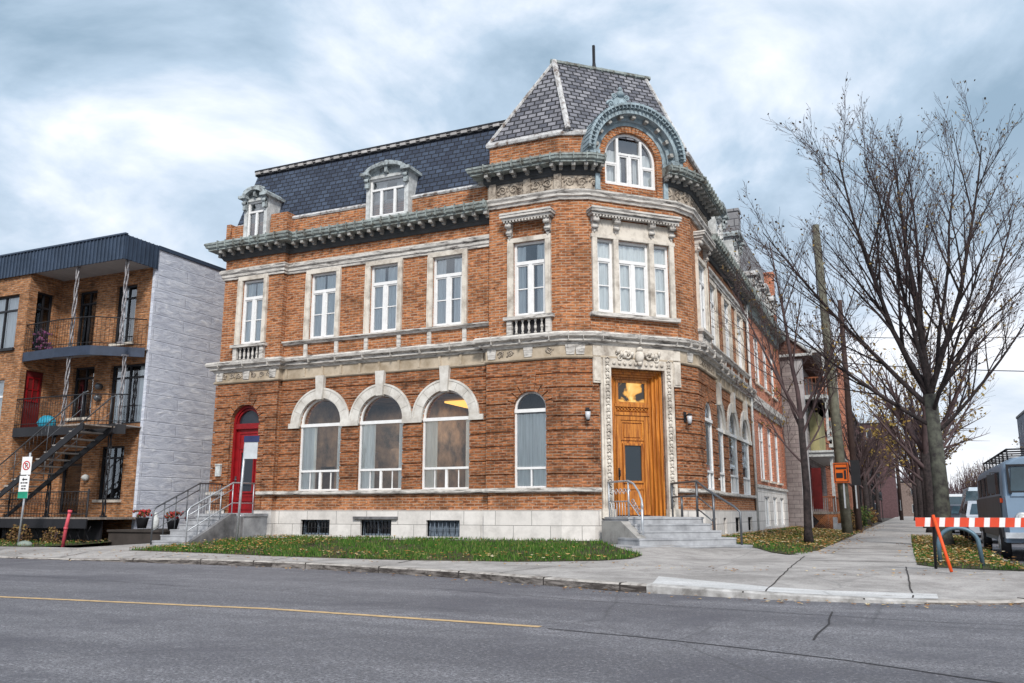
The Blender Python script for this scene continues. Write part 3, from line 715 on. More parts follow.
# plinth
pl = MB()
for F_, a, b, hs in ((FL, X0, -16.7, [rect(-18.37, -17.29, .9, 2)]), (FM, -16.7, -9.75, [h for h in holesM if h[0][1] < .5]), (FL, -9.75, XC, []), (FC, 0, L, [rect(TC - .78, TC + .78, .9, 2)]), (FF1, 0, Wf, []), (FF2, 0, Wf, []), (FR, Yc, YP, [rect(SW - .3, SW + .3, .42, .88)]), (FRM, YP, YE, [h for h in holesRM if h[0][1] < .5])):
    hs = [rect(min(p[0] for p in h), max(p[0] for p in h), min(p[1] for p in h), min(1.1, max(p[1] for p in h))) for h in hs]
    hs2 = []
    outer = rect(a - .08 if a in (X0, -9.75) else a + .08 if F_ is FM else a, b, 0, Zp)
    if F_ in (FL,) and b == -16.7: outer = rect(a - .08, b + .08, 0, Zp)
    if F_ is FL and b == XC: outer = rect(a - .08, b + .016, 0, Zp)
    if F_ is FM: outer = rect(a + .08, b - .08, 0, Zp)
    if F_ is FC: outer = rect(-.016, L + .016, 0, Zp)
    if F_ in (FF1, FF2): outer = rect(-.016, Wf + .016, 0, Zp)
    if F_ is FR: outer = rect(a - .016, b + .08, 0, Zp)
    if F_ is FRM: outer = rect(a + .08, b, 0, Zp)
    # doors cut through the top edge
    notch = [h for h in hs if h[2][1] >= 1.09]; hs = [h for h in hs if h not in notch]
    if notch:
        h = notch[0]; u0_, u1_ = h[0][0], h[1][0]
        outer = [outer[0], outer[1], outer[2], (u1_, Zp), (u1_, .9), (u0_, .9), (u0_, Zp), outer[3]]
    wall(pl, F_, outer, hs, .08, .4)
    if not notch:
        pl.quad(*[F_(u, d_, Zp) for u, d_ in ((outer[0][0], .08), (outer[1][0], .08), (outer[1][0], -.02), (outer[0][0], -.02))])
    else:
        for a_, b_ in ((outer[0][0], u0_), (u1_, outer[1][0])): pl.quad(*[F_(u, d_, Zp) for u, d_ in ((a_, .08), (b_, .08), (b_, -.02), (a_, -.02))])
for x in (-16.7, -9.75): pl.quad((x + (.08 if x < -10 else -.08), 19.92, 0), (x + (.08 if x < -10 else -.08), 20.12, 0), (x + (.08 if x < -10 else -.08), 20.12, Zp), (x + (.08 if x < -10 else -.08), 19.92, Zp))
pl.build('plinth', PLINTH, B)
# sill band, broken at the doors
sb = MB()
prof = [(0, Zsb), (.09, Zsb), (.115, Zsb + .03), (.115, Zs - .01), (.0, Zs + .01)]
dl, dr = -18.4, -17.26
def seg_path(ps): return ps
sweep(sb, [(X0, 22), (X0, 20), (dl - .05, 20)], prof)
ca, cb = FC(TC - 1.1, 0, 0), FC(TC + 1.1, 0, 0)
sweep(sb, [(dr + .05, 20), (-16.7, 20), (-16.7, 20.2), (-9.75, 20.2), (-9.75, 20)] + CH[:2] + [(ca.x, ca.y)], prof)
sweep(sb, [(cb.x, cb.y)] + CH[2:] + [(XR, YP), (XR - .2, YP), (XR - .2, YE)], prof)
sb.build('sill_band', MOLD, B)
# frieze and belt cornice
fz = MB(); full = plan[:]
sweep(fz, full, [(0, Zr), (.075, Zr), (.10, Zr + .03), (.10, Zr + .07), (.06, Zr + .08), (.06, Zf), (0, Zf)])
for F_, a, b in ((FM, -16.5, -10.0), (FRM, YP + .3, YE - .1)):
    n = 10; 
    for i in range(n + 1): u = a + (b - a) * i / n; fz.fb(F_, u - .035, u + .035, .055, .095, Zr + .08, Zf)
fz.build('frieze', mat('frieze_stone', (.56, .48, .38), .9, c2=(.30, .24, .17), scale=1.5, bmp=.4, bscale=14), B)
bc = MB()
sweep(bc, full, [(0, Zf), (.09, Zf), (.13, Zf + .06), (.20, Zf + .09), (.20, Zf + .15), (.29, Zf + .20), (.31, Zf + .27), (.27, Zb - .03), (0, Zb + .02)])
for F_, u in along([p for p in full[1:]], .95, .2): bc.fb(F_, u - .006, u + .006, .1, .3135, Zf + .1, Zb - .02)
bc.build('belt_cornice', MOLD, B)
# carved panels in the frieze of tower, chamfer and pavilions

cv = MB()
def carved(F_, u0, u1, z0, z1, base=.06, n=None, frame_=True):
    cv = MB()
    globals()['cv'] = cv
    carved_(F_, u0, u1, z0, z1, base, n); cv.build('carved_ornament', CARVE, B)
def carved_(F_, u0, u1, z0, z1, base, n):
    cu = (u0 + u1) / 2; h = z1 - z0; n = n or int((u1 - u0) / (h * 1.1))
    for i in range(n):
        u = u0 + (u1 - u0) * (i + .5) / n
        scroll(cv, lambda a, d_, z: F_(a, d_ + base, z), u, (z0 + z1) / 2, h * .36, 1 if i % 2 else -1, .012, h * .085)
        foliage_relief(cv, lambda a, d_, z: F_(a, d_ + base - .03, z), u - h * .5, u + h * .5, z0 + .03, z1 - .03, 7, h * .11)
carved(FL, -18.85, -16.85, Zr + .09, Zf - .01)
carved(FL, -9.5, -8.95, Zr + .09, Zf - .01); carved(FL, -8.2, -7.8, Zr + .09, Zf - .01, n=1)
carved(FR, Yc + .2, YP - .2, Zr + .09, Zf - .01)
# stone shield blocks in the tower frieze
for F_, u in ((FL, -8.58), (FL, -9.62), (FF1, .25), (FF1, .5), (FF2, .4), (FL, -16.85), (FL, -18.88), (FL, -17.85)): MB().prism(F_, [(u - .13, Zf), (u - .1, Zr + .09), (u + .1, Zr + .09), (u + .13, Zf)], .10, .05).build('frieze_block', MOLD, B)
# upper tower frieze: stone band + carved course + cornice
tpath = [(-9.75, 22), (-9.75, 20)] + CH + [(XR, YP), (-5.6, YP)]
tb = MB(); sweep(tb, tpath, [(0, 9.13), (.05, 9.13), (.07, 9.2), (.12, 9.22), (.12, 9.28), (.16, 9.33), (.16, 9.38), (0, 9.40)])
tb.build('upper_band', MOLD, B)
cf = MB()
wl = TC - .96; wr = TC + .96
pl_, pr_ = FC(wl, 0, 0), FC(wr, 0, 0)
fprof = [(0, 9.40), (.035, 9.40), (.035, 9.82), (0, 9.82)]
sweep(cf, [(-9.75, 22), (-9.75, 20)] + CH[:2] + [(pl_.x, pl_.y)], fprof); sweep(cf, [(pr_.x, pr_.y)] + CH[2:] + [(XR, YP), (-5.6, YP)], fprof)
cf.build('carved_frieze_ground', CARVE, B)
carved(FL, -9.5, -7.85, 9.43, 9.8, .035, 5); carved(FF1, .12, Wf, 9.43, 9.8, .035, 2); carved(FF2, .05, Wf - .05, 9.43, 9.8, .035, 2); carved(FC, .02, wl - .02, 9.43, 9.8, .035, 1); carved(FC, wr + .02, L - .02, 9.43, 9.8, .035, 1); carved(FR, Yc + .1, YP - .1, 9.43, 9.8, .035, 6)
for u in (-9.62, -8.6, XC + .0): MB().fb(FL, u - .1, u + .1, 0, .09, 9.41, 9.83).build('frieze_block', CARVE, B)
# cornices
def cornice(path, z0, z1, name_top, out=.5, seams=True, mod=.34, drop=.0):
    H = z1 - z0; t = MB()
    sweep(t, path, [(0, z0 + H * .52), (out * .80, z0 + H * .52), (out * .80, z0 + H * .62), (out * .92, z0 + H * .68), (out * .95, z0 + H * .80), (out, z0 + H * .84), (out, z0 + H * .93), (out * .9, z1), (0, z1 + .05)])
    if seams:
        for F_, u in along(path, .30, .04): t.prism(F_, [(u - .014, z0 + H * .60), (u + .014, z0 + H * .60), (u + .014, z1 + .012), (u - .014, z1 + .012)], out * .5, out + .018)
    t.build(name_top, COPPER, B)
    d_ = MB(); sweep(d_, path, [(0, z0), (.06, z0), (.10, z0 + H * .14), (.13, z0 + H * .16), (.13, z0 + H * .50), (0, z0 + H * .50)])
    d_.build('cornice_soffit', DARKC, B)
    for F_, u in along(path, mod, .06):
        m_ = MB(); m_.fb(F_, u - .05, u + .05, .13, out * .74, z0 + H * .33, z0 + H * .518)
        m_.fb(F_, u - .042, u + .042, .13, out * .45, z0 + H * .22, z0 + H * .33); m_.build('modillion', MODM, B)
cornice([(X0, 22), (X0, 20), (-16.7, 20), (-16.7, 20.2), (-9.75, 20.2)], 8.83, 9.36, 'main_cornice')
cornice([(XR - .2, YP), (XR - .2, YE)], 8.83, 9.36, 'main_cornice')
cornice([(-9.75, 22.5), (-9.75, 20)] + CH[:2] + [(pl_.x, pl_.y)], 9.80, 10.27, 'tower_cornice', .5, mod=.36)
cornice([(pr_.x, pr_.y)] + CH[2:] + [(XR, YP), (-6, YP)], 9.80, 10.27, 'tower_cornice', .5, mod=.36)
# architrave bands over main windows
ab = MB()
for path in ([(X0, 21), (X0, 20), (-16.7, 20), (-16.7, 20.2), (-9.75, 20.2)], [(XR - .2, YP), (XR - .2, YE)]):
    ab = MB(); sweep(ab, path, [(0, 8.18), (.05, 8.18), (.05, 8.25), (.08, 8.26), (.08, 8.34), (.13, 8.38), (.14, 8.46), (.10, 8.50), (0, 8.52)]); ab.build('upper_architrave', MOLD, B)
# first-floor sill moulding along the main bay, with small posts below
sm_ = MB()
for path in ([(-16.7, 20.2), (-9.75, 20.2)], [(XR - .2, YP), (XR - .2, YE)]):
    sweep(sm_, path, [(0, 5.95), (.06, 5.95), (.09, 6.0), (.14, 6.02), (.14, 6.06), (0, 6.08)]); sm_.build('upper_sill_moulding', MOLD, B); sm_ = MB()
for c in upM:
    for sg_ in (-1, 1): MB().fb(FM, c + sg_ * .55 - .06, c + sg_ * .55 + .06, 0, .05, 5.58, 5.95).build('sill_post', MOLD, B)
for c in SA:
    for sg_ in (-1, 1): MB().fb(FRM, c + sg_ * .55 - .06, c + sg_ * .55 + .06, 0, .05, 5.58, 5.95).build('sill_post', MOLD, B)

# ---- windows
def casing(F_, u0, u1, z0, z1, wdt=.15, d=.06, mb=None, hood=False):
    own = mb is None; mb = mb or MB()
    mb.fb(F_, u0 - wdt, u0, -.0, d, z0, z1); mb.fb(F_, u1, u1 + wdt, -.0, d, z0, z1); mb.fb(F_, u0 - wdt, u1 + wdt, -.0, d + .004, z1, z1 + wdt * .8)
    for a, b in ((u0 - wdt, u0 - wdt + .035), (u1 + wdt - .035, u1 + wdt)): mb.fb(F_, a, b, d, d + .025, z0, z1 + .02)
    return mb
def curtain(F_, u0, u1, z0, z1, d, side='both', m=None, parent=None, full=.5):
    d += .035
    mb = MB(); zt = z1
    def sheet(a, b):
        n = max(4, int((b - a) / .03)); P = []
        for j in range(2):
            for i in range(n + 1):
                u = a + (b - a) * i / n; P.append(F_(u, d - .035 + .022 * math.sin(i * 1.1) + .010 * math.sin(i * 2.3 + a * 7), z0 if j == 0 else zt))
        mb.add(P, [(i, i + 1, n + 2 + i, n + 1 + i) for i in range(n)], True)
    W_ = u1 - u0
    if side == 'uneven': sheet(u0, u0 + W_ * full * .72); sheet(u1 - W_ * full * .28, u1)
    if side in ('both', 'l'): sheet(u0, u0 + W_ * full * (1 if side == 'l' else .5))
    if side in ('both', 'r'): sheet(u1 - W_ * full * (1 if side == 'r' else .5), u1)
    return mb.build('curtain', m or CURT, parent)
def bars(mb, F_, u0, u1, z0, z1, d0, d1, t=.06):
    mb.fb(F_, u0, u1, d0, d1, z0, z0 + t); mb.fb(F_, u0, u1, d0, d1, z1 - t, z1)
    mb.fb(F_, u0, u0 + t, d0, d1 - .001, z0 + t, z1 - t); mb.fb(F_, u1 - t, u1, d0, d1 - .001, z0 + t, z1 - t)
WD = 0.07
def upper_window(F_, u0, u1, z0, z1, name='window', single=False, curt=.7, side='both', tr=.28, m=None):
    mb = MB(); D0, D1 = -.20 + WD, -.12 + WD; H = z1 - z0; zt = z1 - H * tr
    bars(mb, F_, u0, u1, z0, z1, D0, D1, .065)
    mb.fb(F_, u0 + .065, u1 - .065, D0 + .002, D1 + .012, zt - .045, zt + .045)
    c = (u0 + u1) / 2; zm = z0 + (zt - z0) * .52
    if not single:
        mb.fb(F_, c - .05, c + .05, D0 + .003, D1 + .008, z0 + .065, zt - .045)
        for a, b in ((u0 + .065, c - .05), (c + .05, u1 - .065)):
            bars(mb, F_, a, b, z0 + .065, zt - .045, D0 + .01, D1 - .012, .035); mb.fb(F_, a + .035, b - .035, D0 + .012, D1 - .02, zm - .014, zm + .014)
    else:
        bars(mb, F_, u0 + .065, u1 - .065, z0 + .065, zt - .045, D0 + .01, D1 - .012, .035); mb.fb(F_, u0 + .1, u1 - .1, D0 + .012, D1 - .02, zm - .014, zm + .014)
    f = mb.build(name, m or WHITE, B)
    g_ = MB(); g_.quad(*[F_(u, -.17 + WD, z) for u, z in ((u0 + .03, z0 + .03), (u1 - .03, z0 + .03), (u1 - .03, z1 - .03), (u0 + .03, z1 - .03))]); g_.build('pane', GLASSU, f)
    if curt: curtain(F_, u0 + .05, u1 - .05, z0 + .05, z1 - .1, -.20 + WD, side, None, f, curt)
    return f
for F_, c, hw in [(FM, c, .47) for c in upM] + [(FL, -17.83, .42), (FL, -8.56, .46), (FR, SW, .5)] + [(FRM, c, .5) for c in SA]:
    casing(F_, c - hw, c + hw, UZ0, UZ1 - (.02 if F_ in (FM, FRM) else 0), .155, .06).build('window_casing', STONE, B)
for i, c in enumerate(upM): upper_window(FM, c - .47, c + .47, UZ0, UZ1, curt=(.95, .9, .7)[i])
upper_window(FL, -17.83 - .42, -17.83 + .42, UZ0, UZ1, curt=.9)
upper_window(FL, -8.56 - .46, -8.56 + .46, UZ0, UZ1, curt=.62)
WD = .12; upper_window(FR, SW - .5, SW + .5, UZ0, UZ1)
for c in SA: upper_window(FRM, c - .5, c + .5, UZ0, UZ1)
WD = .07
# triple window on the chamfer
tw = [(TC - 1.08, TC - .60), (TC - .46, TC + .46), (TC + .60, TC + 1.08)]
for i, (a, b) in enumerate(tw): upper_window(FC, a, b, UZ0 + .03, UZ1, single=(i != 1), curt=1.0)
tcs = MB()
for a, b in ((TC - 1.22, TC - 1.08), (TC - .60, TC - .46), (TC + .46, TC + .60), (TC + 1.08, TC + 1.22)): tcs.fb(FC, a, b, -.2, .075, UZ0, UZ1)
tcs.fb(FC, TC - 1.25, TC + 1.25, -.02, .08, UZ1, UZ1 + .09)
tcs.fb(FC, TC - 1.2, TC + 1.2, .0, .045, UZ1 + .09, 8.62)
tcs.build('triple_window_casing', STONE, B)
def hood(F_, u0, u1, z0, z1, br):
    h_ = MB(); n = .16
    h_.prism(F_, rect(u0, u1, z1 - .17, z1 - .10), 0, .26); h_.prism(F_, rect(u0 - .04, u1 + .04, z1 - .10, z1 - .03), 0, .32)
    h_.prism(F_, [(u0 - .06, z1 - .03), (u1 + .06, z1 - .03), (u1 + .02, z1 + .02), (u0 - .02, z1 + .02)], 0, .34)
    u = u0 + .04
    while u < u1 - .04: h_.fb(F_, u, u + .045, .2, .255, z1 - .22, z1 - .171); u += .09
    for c in br:   # scrolled brackets
        h_.fb(F_, c - .075, c + .075, 0, .2, z1 - .34, z1 - .172); h_.fb(F_, c - .065, c + .065, 0, .12, z0 + .1, z1 - .34)
        for dz, dd, rr in ((-.30, .17, .055), (-.47, .11, .045)):
            p0, p1 = F_(c - .08, dd, z1 + dz), F_(c + .08, dd, z1 + dz); h_.tube([p0, p1], rr, 8)
        h_.prism(F_, [(c - .07, z0 + .1), (c + .07, z0 + .1), (c, z0 - .02)], 0, .08)
    h_.build('window_hood', MOLD, B)
hood(FC, TC - 1.3, TC + 1.3, 8.25, 8.84, [TC - 1.15, TC - .53, TC + .53, TC + 1.15])
hood(FL, -8.56 - .7, -8.56 + .7, 8.2, 8.84, [-8.56 - .55, -8.56 + .55])
hood(FR, SW - .7, SW + .7, 8.2, 8.84, [SW - .55, SW + .55])
for F_, c, w_ in ((FL, -8.56, .62), (FL, -17.83, .58), (FR, SW, .62)):   # balustrade under pavilion windows
    bl = MB(); bl.fb(F_, c - w_ - .08, c + w_ + .08, 0, .17, 5.97, 6.06)
    for e_ in (-1, 1): bl.fb(F_, c + e_ * (w_ - .07) - .07, c + e_ * (w_ - .07) + .07, 0, .11, 5.585, 5.97)
    for i in range(5):
        u = c - w_ + .26 + i * (2 * w_ - .52) / 4
        bl.lathe(F_(u, .06, 5.585), [(.04, 0), (.04, .04), (.022, .07), (.042, .16), (.036, .21), (.018, .29), (.03, .33), (.04, .345), (.04, .385)], 8)
    bl.build('balustrade', MOLD, B)
    MB().fb(F_, c - w_ + .08, c + w_ - .08, .0, .006, 5.6, 5.96).build('balustrade_shade_sheet', INTD, B)  # shade behind the balusters painted as a flat dark sheet on the wall
MB().fb(FC, TC - 1.3, TC + 1.3, 0, .16, 5.98, 6.08).build('window_sill', MOLD, B)
# ---- arched windows
def arch_frame(mb, F_, c, r, zs, d0, d1, t): ring(mb, F_, c, zs, r - t, r, d0, d1, 0, PI, 20)
def arch_window(F_, c, w_, z0, zs, big=True, lit=False, curt=.5, side='both'):
    mb = MB(); r = w_ / 2; u0, u1 = c - r, c + r; D0, D1 = -.20 + WD, -.12 + WD; t = .05
    mb.fb(F_, u0, u0 + t, D0, D1, z0, zs); mb.fb(F_, u1 - t, u1, D0, D1, z0, zs); mb.fb(F_, u0 + t, u1 - t, D0, D1, z0, z0 + .05)
    zl = z0 + .56 if big else z0 + .5
    mb.fb(F_, u0 + t, u1 - t, D0 + .002, D1 + .01, zl - .03, zl + .03)
    mb.fb(F_, u0, u1, D0 + .003, D1 + .03, zs - .09, zs + .0)
    arch_frame(mb, F_, c, r, zs, D0, D1, .05)
    if big:
        mb.fb(F_, c - .035, c + .035, D0 + .004, D1, z0 + .05, zl - .03)
        for e_ in (-1, 1): mb.fb(F_, c + e_ * .36 - .012, c + e_ * .36 + .012, D0 + .02, D1 - .02, z0 + .05, zl - .03)
    else: mb.fb(F_, c - .018, c + .018, D0 + .004, D1, z0 + .05, zl - .03)
    f = mb.build('arched_window', WHITE, B)
    g_ = MB(); P = arch(c, w_ - .04, z0 + .02, zs); g_.add([F_(u, -.165 + WD, z) for u, z in P], [tuple(range(len(P)))]); g_.build('pane', GLASS, f)
    if curt: curtain(F_, u0 + .04, u1 - .04, z0 + .02, zs - (0 if big else .12), -.20 + WD, side, CURTW if lit else CURT, f, curt)
for i, (c, w_) in enumerate(arches_front): arch_window(FM, c, w_, A_Z0, A_SP, lit=(i == 2), curt=(.46, .44, .38)[i], side='uneven')
arch_window(FL, -8.56, .9, A_Z0, 3.64, False, curt=1.0)
WD = .15
arch_window(FR, SW, .95, A_Z0, 3.6, False, curt=.9)
for c, w_ in arches_side: arch_window(FRM, c, w_, A_Z0, A_SP, curt=.7)
WD = .07
PALE = mat('pale_archivolt', (.68, .66, .62), .85, c2=(.45, .42, .38), scale=3, bmp=.3, bscale=15)
for F_, L_ in ((FM, arches_front), (FRM, arches_side)):
    for c, w_ in L_:
        r = w_ / 2; av = MB()
        voussoirs(av, F_, c, A_SP, r - .0, 1.015, .085, 0, 8, .008)
        ring(av, F_, c, A_SP, .975, 1.028, .10, 0, 0, PI, 24); ring(av, F_, c, A_SP, r - .0, r + .07, .06, -.118, 0, PI, 24)
        a_ = av.build('archivolt', PALE, B)
        MB().prism(F_, [(c - .10, A_SP + r - .05), (c + .10, A_SP + r - .05), (c + .15, Zr + .06), (c - .15, Zr + .06)], .17, 0).build('keystone', PALE, a_)
    us = [c for c, _ in L_]
    ed = [us[0] - 1.1] + [us[0] - .73, us[0] + .73, us[1] - .73, us[1] + .73, us[2] - .73, us[2] + .73] + [us[2] + 1.15]
    for a, b in zip(ed[::2], ed[1::2]): MB().fb(F_, a, b, 0, .105, 3.44, 3.585).build('impost_stone', PALE, B)
# basement windows
for F_, cs_ in ((FM, (-15.22, -13.2, -11.12)), (FRM, SA), (FR, (SW,))):
    for j, c in enumerate(cs_):
        hw = .5 if F_ is FM else .45 if F_ is FRM else .3
        mb = MB(); bars(mb, F_, c - hw, c + hw, .42, .84 if F_ is FM else .88, -.16, -.08, .05); mb.fb(F_, c - .025, c + .025, -.16, -.09, .47, .8)
        f = mb.build('basement_window', mat('blue_frame', (.16, .2, .25), .6), B)
        g_ = MB(); g_.quad(*[F_(u, -.13, z) for u, z in ((c - hw, .42), (c + hw, .42), (c + hw, .88), (c - hw, .88))]); g_.build('pane', GLASSD, f)
        gb = MB()
        for i in range(8): u = c - hw + .08 + i * (2 * hw - .16) / 7; gb.tube([F_(u, -.02, .43), F_(u, -.02, .83)], .011, 5)
        gb.tube([F_(c - hw + .02, -.02, .62), F_(c + hw - .02, -.02, .62)], .009, 5)
        if F_ is FM and j == 2:
            for i in range(5): gb.fb(F_, c - hw + .05 + i * .185, c - hw + .2 + i * .185, -.15, -.11, .45, .82)
        gb.build('window_grille', MATS['blue_frame'] if (F_ is FM and j == 2) else DARKM, f)
MB().fb(FM, -13.2 - .7, -13.2 + .7, .07, .16, .86, .93).build('window_lintel', CONCD, B)

# ---- interior shell
it = MB()
def room(x0, x1, y0, y1, z0, z1):
    it.quad((x0, y1, z0), (x1, y1, z0), (x1, y1, z1), (x0, y1, z1)); it.quad((x0, y0, z0), (x1, y0, z0), (x1, y1, z0), (x0, y1, z0)); it.quad((x0, y0, z1), (x0, y1, z1), (x1, y1, z1), (x1, y0, z1))
    it.quad((x0, y0, z0), (x0, y1, z0), (x0, y1, z1), (x0, y0, z1)); it.quad((x1, y0, z0), (x1, y1, z0), (x1, y1, z1), (x1, y0, z1))
room(-16.3, -12.25, 20.56, 23.6, .96, 4.42)
room(-12.2, -9.85, 20.56, 23.6, .96, 4.25)
for (x0, x1, y0, y1, z0, z1) in ((-14.6, -14.0, 23.0, 23.5, .97, 3.0), (-11.9, -10.9, 22.9, 23.5, .97, 2.0), (-15.6, -15.0, 22.6, 22.9, 2.2, 2.9), (-13.3, -12.6, 22.4, 23.4, .97, 1.7), (-10.8, -10.0, 23.2, 23.5, 2.4, 3.3), (-16.2, -15.7, 21.6, 22.2, .97, 2.4)): it.box(x0, x1, y0, y1, z0, z1)
it.build('interior_room', INTW, B)
id_ = MB()
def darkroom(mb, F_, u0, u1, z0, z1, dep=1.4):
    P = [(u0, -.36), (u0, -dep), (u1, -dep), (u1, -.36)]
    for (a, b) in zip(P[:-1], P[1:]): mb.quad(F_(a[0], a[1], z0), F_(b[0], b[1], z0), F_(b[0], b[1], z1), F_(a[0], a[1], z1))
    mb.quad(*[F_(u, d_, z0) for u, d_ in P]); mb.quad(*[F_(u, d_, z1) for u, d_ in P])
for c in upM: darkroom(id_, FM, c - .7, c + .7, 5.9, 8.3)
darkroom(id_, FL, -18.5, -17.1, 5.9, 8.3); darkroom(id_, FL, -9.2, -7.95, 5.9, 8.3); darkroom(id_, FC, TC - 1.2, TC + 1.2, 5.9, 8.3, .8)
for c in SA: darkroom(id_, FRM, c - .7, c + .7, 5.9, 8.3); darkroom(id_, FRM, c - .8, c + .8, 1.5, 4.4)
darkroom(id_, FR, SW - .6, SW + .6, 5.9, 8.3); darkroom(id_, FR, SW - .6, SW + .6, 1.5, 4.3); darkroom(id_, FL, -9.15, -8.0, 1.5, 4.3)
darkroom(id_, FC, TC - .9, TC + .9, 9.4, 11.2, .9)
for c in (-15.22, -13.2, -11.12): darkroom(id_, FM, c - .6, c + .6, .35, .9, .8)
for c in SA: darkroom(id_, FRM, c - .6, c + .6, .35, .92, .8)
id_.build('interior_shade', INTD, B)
# third arch: lit ceiling painted as an emissive panel, plus the room light
LG = colm('ceiling_glow', (1, .55, .12), .5, 0, 1.0)
for loc, en, bx in (((-10.9, 22.2, 4.1), 48, (-12.0, -10.1, 21.7, 23.5)), ((-14.2, 22.0, 4.3), 60, (-14.3, -14.1, 22.9, 23.1))):  # second entry: light added to brighten interior and curtains, with a token panel
    o = MB().box(bx[0], bx[1], bx[2], bx[3], loc[2] + .06, loc[2] + .11).build('ceiling_glow_panel', LG, B)
    la = bpy.data.lights.new('room_fill_light', 'AREA'); la.energy = en; la.size = .8; la.color = (1, .88, .74); lo = bpy.data.objects.new('room_fill_light', la); COL.objects.link(lo)
    lo.parent = B; lo.location = Vector(loc) - Vector(B.location)

# ---- red side door
rd = MB(); c = -17.83
rd.fb(FL, c - .46, c + .46, -.24, -.19, 1.02, 3.5)
for z0_, z1_ in ((1.12, 1.4), (2.9, 3.4)):
    bars(rd, FL, c - .36, c + .36, z0_, z1_, -.19, -.165, .04)
bars(rd, FL, c - .28, c + .28, 1.6, 2.85, -.19, -.15, .05)
bars(rd, FL, c - .36, c + .36, 1.5, 2.95, -.19, -.172, .03)
rdo = rd.build('red_door', RED, B)
fr = MB(); fr.fb(FL, c - .54, c - .46, -.26, -.10, 1.02, 3.68); fr.fb(FL, c + .46, c + .54, -.26, -.10, 1.02, 3.68); fr.fb(FL, c - .46, c + .46, -.26, -.101, 3.5, 3.66); ring(fr, FL, c, 3.68, .45, .54, -.26, -.1)
ring(fr, FL, c, 3.66, .40, .45, -.24, -.14, 0, PI); fr.build('door_frame', RED, rdo)
g_ = MB(); P = arch(c, .9, 3.64, 3.68); g_.add([FL(u, -.2, z) for u, z in P], [tuple(range(len(P)))]); g_.build('fanlight', colm('door_glass_dark', (.02, .025, .035), .12), rdo); g_ = MB(); g_.quad(*[FL(u, -.183, z) for u, z in ((c - .235, 1.64), (c + .235, 1.64), (c + .235, 2.81), (c - .235, 2.81))]); g_.build('door_glass', MATS['door_glass_dark'], rdo)
hd = MB(); hd.fb(FL, c - .42, c - .385, -.19, -.15, 1.9, 2.1); hd.tube([FL(c - .40, -.15, 2.0), FL(c - .40, -.1, 2.0), FL(c - .31, -.1, 2.0)], .013, 6); hd.build('door_handle', RAILM, rdo)
mbx = MB(); mbx.fb(FL, -18.78, -18.6, .045, .12, 2.1, 2.42); mbx.prism(FL, [(-18.8, 2.42), (-18.58, 2.42), (-18.6, 2.46), (-18.78, 2.46)], .045, .14); mbx.build('letter_box', OLDWHITE, B)

# ---- wooden corner door, set back
dd = MB(); D = -.32; dl_ = TC - .52; dr_ = TC + .52
dd.fb(FC, dl_, dr_, D - .05, D, .96, 4.5)
wd = dd.build('wooden_door', WOOD, B)
d2 = MB()
# splayed casing in stepped boards
for k in range(4):
    a = .78 - k * .075; b = a - .075; dz = D + .24 - k * .07
    for e_ in (-1, 1):
        u_, v_ = sorted((TC + e_ * a, TC + e_ * b)); d2.fb(FC, u_, v_, D - .02, dz, .95, 4.66 - k * .05)
    d2.fb(FC, TC - b, TC + b, D - .02, dz - .001, 4.66 - (k + 1) * .055, 4.66 - k * .05)
    for e_ in (-1, 1): d2.tube([FC(TC + e_ * (b + .01), dz + .006, .95), FC(TC + e_ * (b + .01), dz + .006, 4.6 - k * .05)], .013, 6)
d2.build('door_casing', WOOD, wd)
d3 = MB()
bars(d3, FC, TC - .46, TC + .46, .98, 3.50, D, D + .04, .12); bars(d3, FC, TC - .46, TC + .46, 3.78, 4.42, D, D + .045, .07)
d3.fb(FC, TC - .5, TC + .5, D, D + .07, 3.50, 3.58); d3.fb(FC, TC - .5, TC + .5, D, D + .06, 3.72, 3.79)
for i in range(9):
    u = TC - .4 + i * .1; d3.tube([FC(u - .045, D + .03, 3.6), FC(u, D + .035, 3.65), FC(u + .045, D + .03, 3.7)], .012, 5); d3.tube([FC(u - .045, D + .03, 3.7), FC(u, D + .035, 3.65), FC(u + .045, D + .03, 3.6)], .012, 5)
bars(d3, FC, TC - .33, TC + .33, 2.86, 3.36, D, D + .03, .045); d3.prism(FC, rect(TC - .24, TC + .24, 2.94, 3.28), D, D + .025)
bars(d3, FC, TC - .29, TC + .29, 1.78, 2.78, D, D + .05, .05)
bars(d3, FC, TC - .33, TC + .33, 1.1, 1.66, D, D + .03, .045); d3.prism(FC, rect(TC - .24, TC + .24, 1.19, 1.57), D, D + .025)
d3.build('door_panelling', WOOD, wd)
g_ = MB(); g_.quad(*[FC(u, D + .012, z) for u, z in ((TC - .24, 1.83), (TC + .24, 1.83), (TC + .24, 2.73), (TC - .24, 2.73))]); g_.build('door_glass', colm('door_pane', (.025, .035, .045), .1), wd)
g_ = MB(); g_.quad(*[FC(u, D + .012, z) for u, z in ((TC - .39, 3.85), (TC + .39, 3.85), (TC + .39, 4.36), (TC - .39, 4.36))])
tm, tt, tp = newmat('transom_glow'); tcn = N(tt, 'ShaderNodeTexCoord'); 
cc = ramp(tt, noi(tt, tcn.outputs['Object'], 2.2, 3, .5, .6), [(.44, (.02, .012, .006)), (.5, (.9, .42, .06)), (.62, (1, .75, .25))]); tt.links.new(cc, tp.inputs['Emission Color']); tp.inputs['Emission Strength'].default_value = .75; tp.inputs['Base Color'].default_value = (.02, .02, .02, 1); tp.inputs['Roughness'].default_value = .1  # lit interior behind the transom painted as patchy emission on the glass
g_.build('transom_glass', tm, wd)
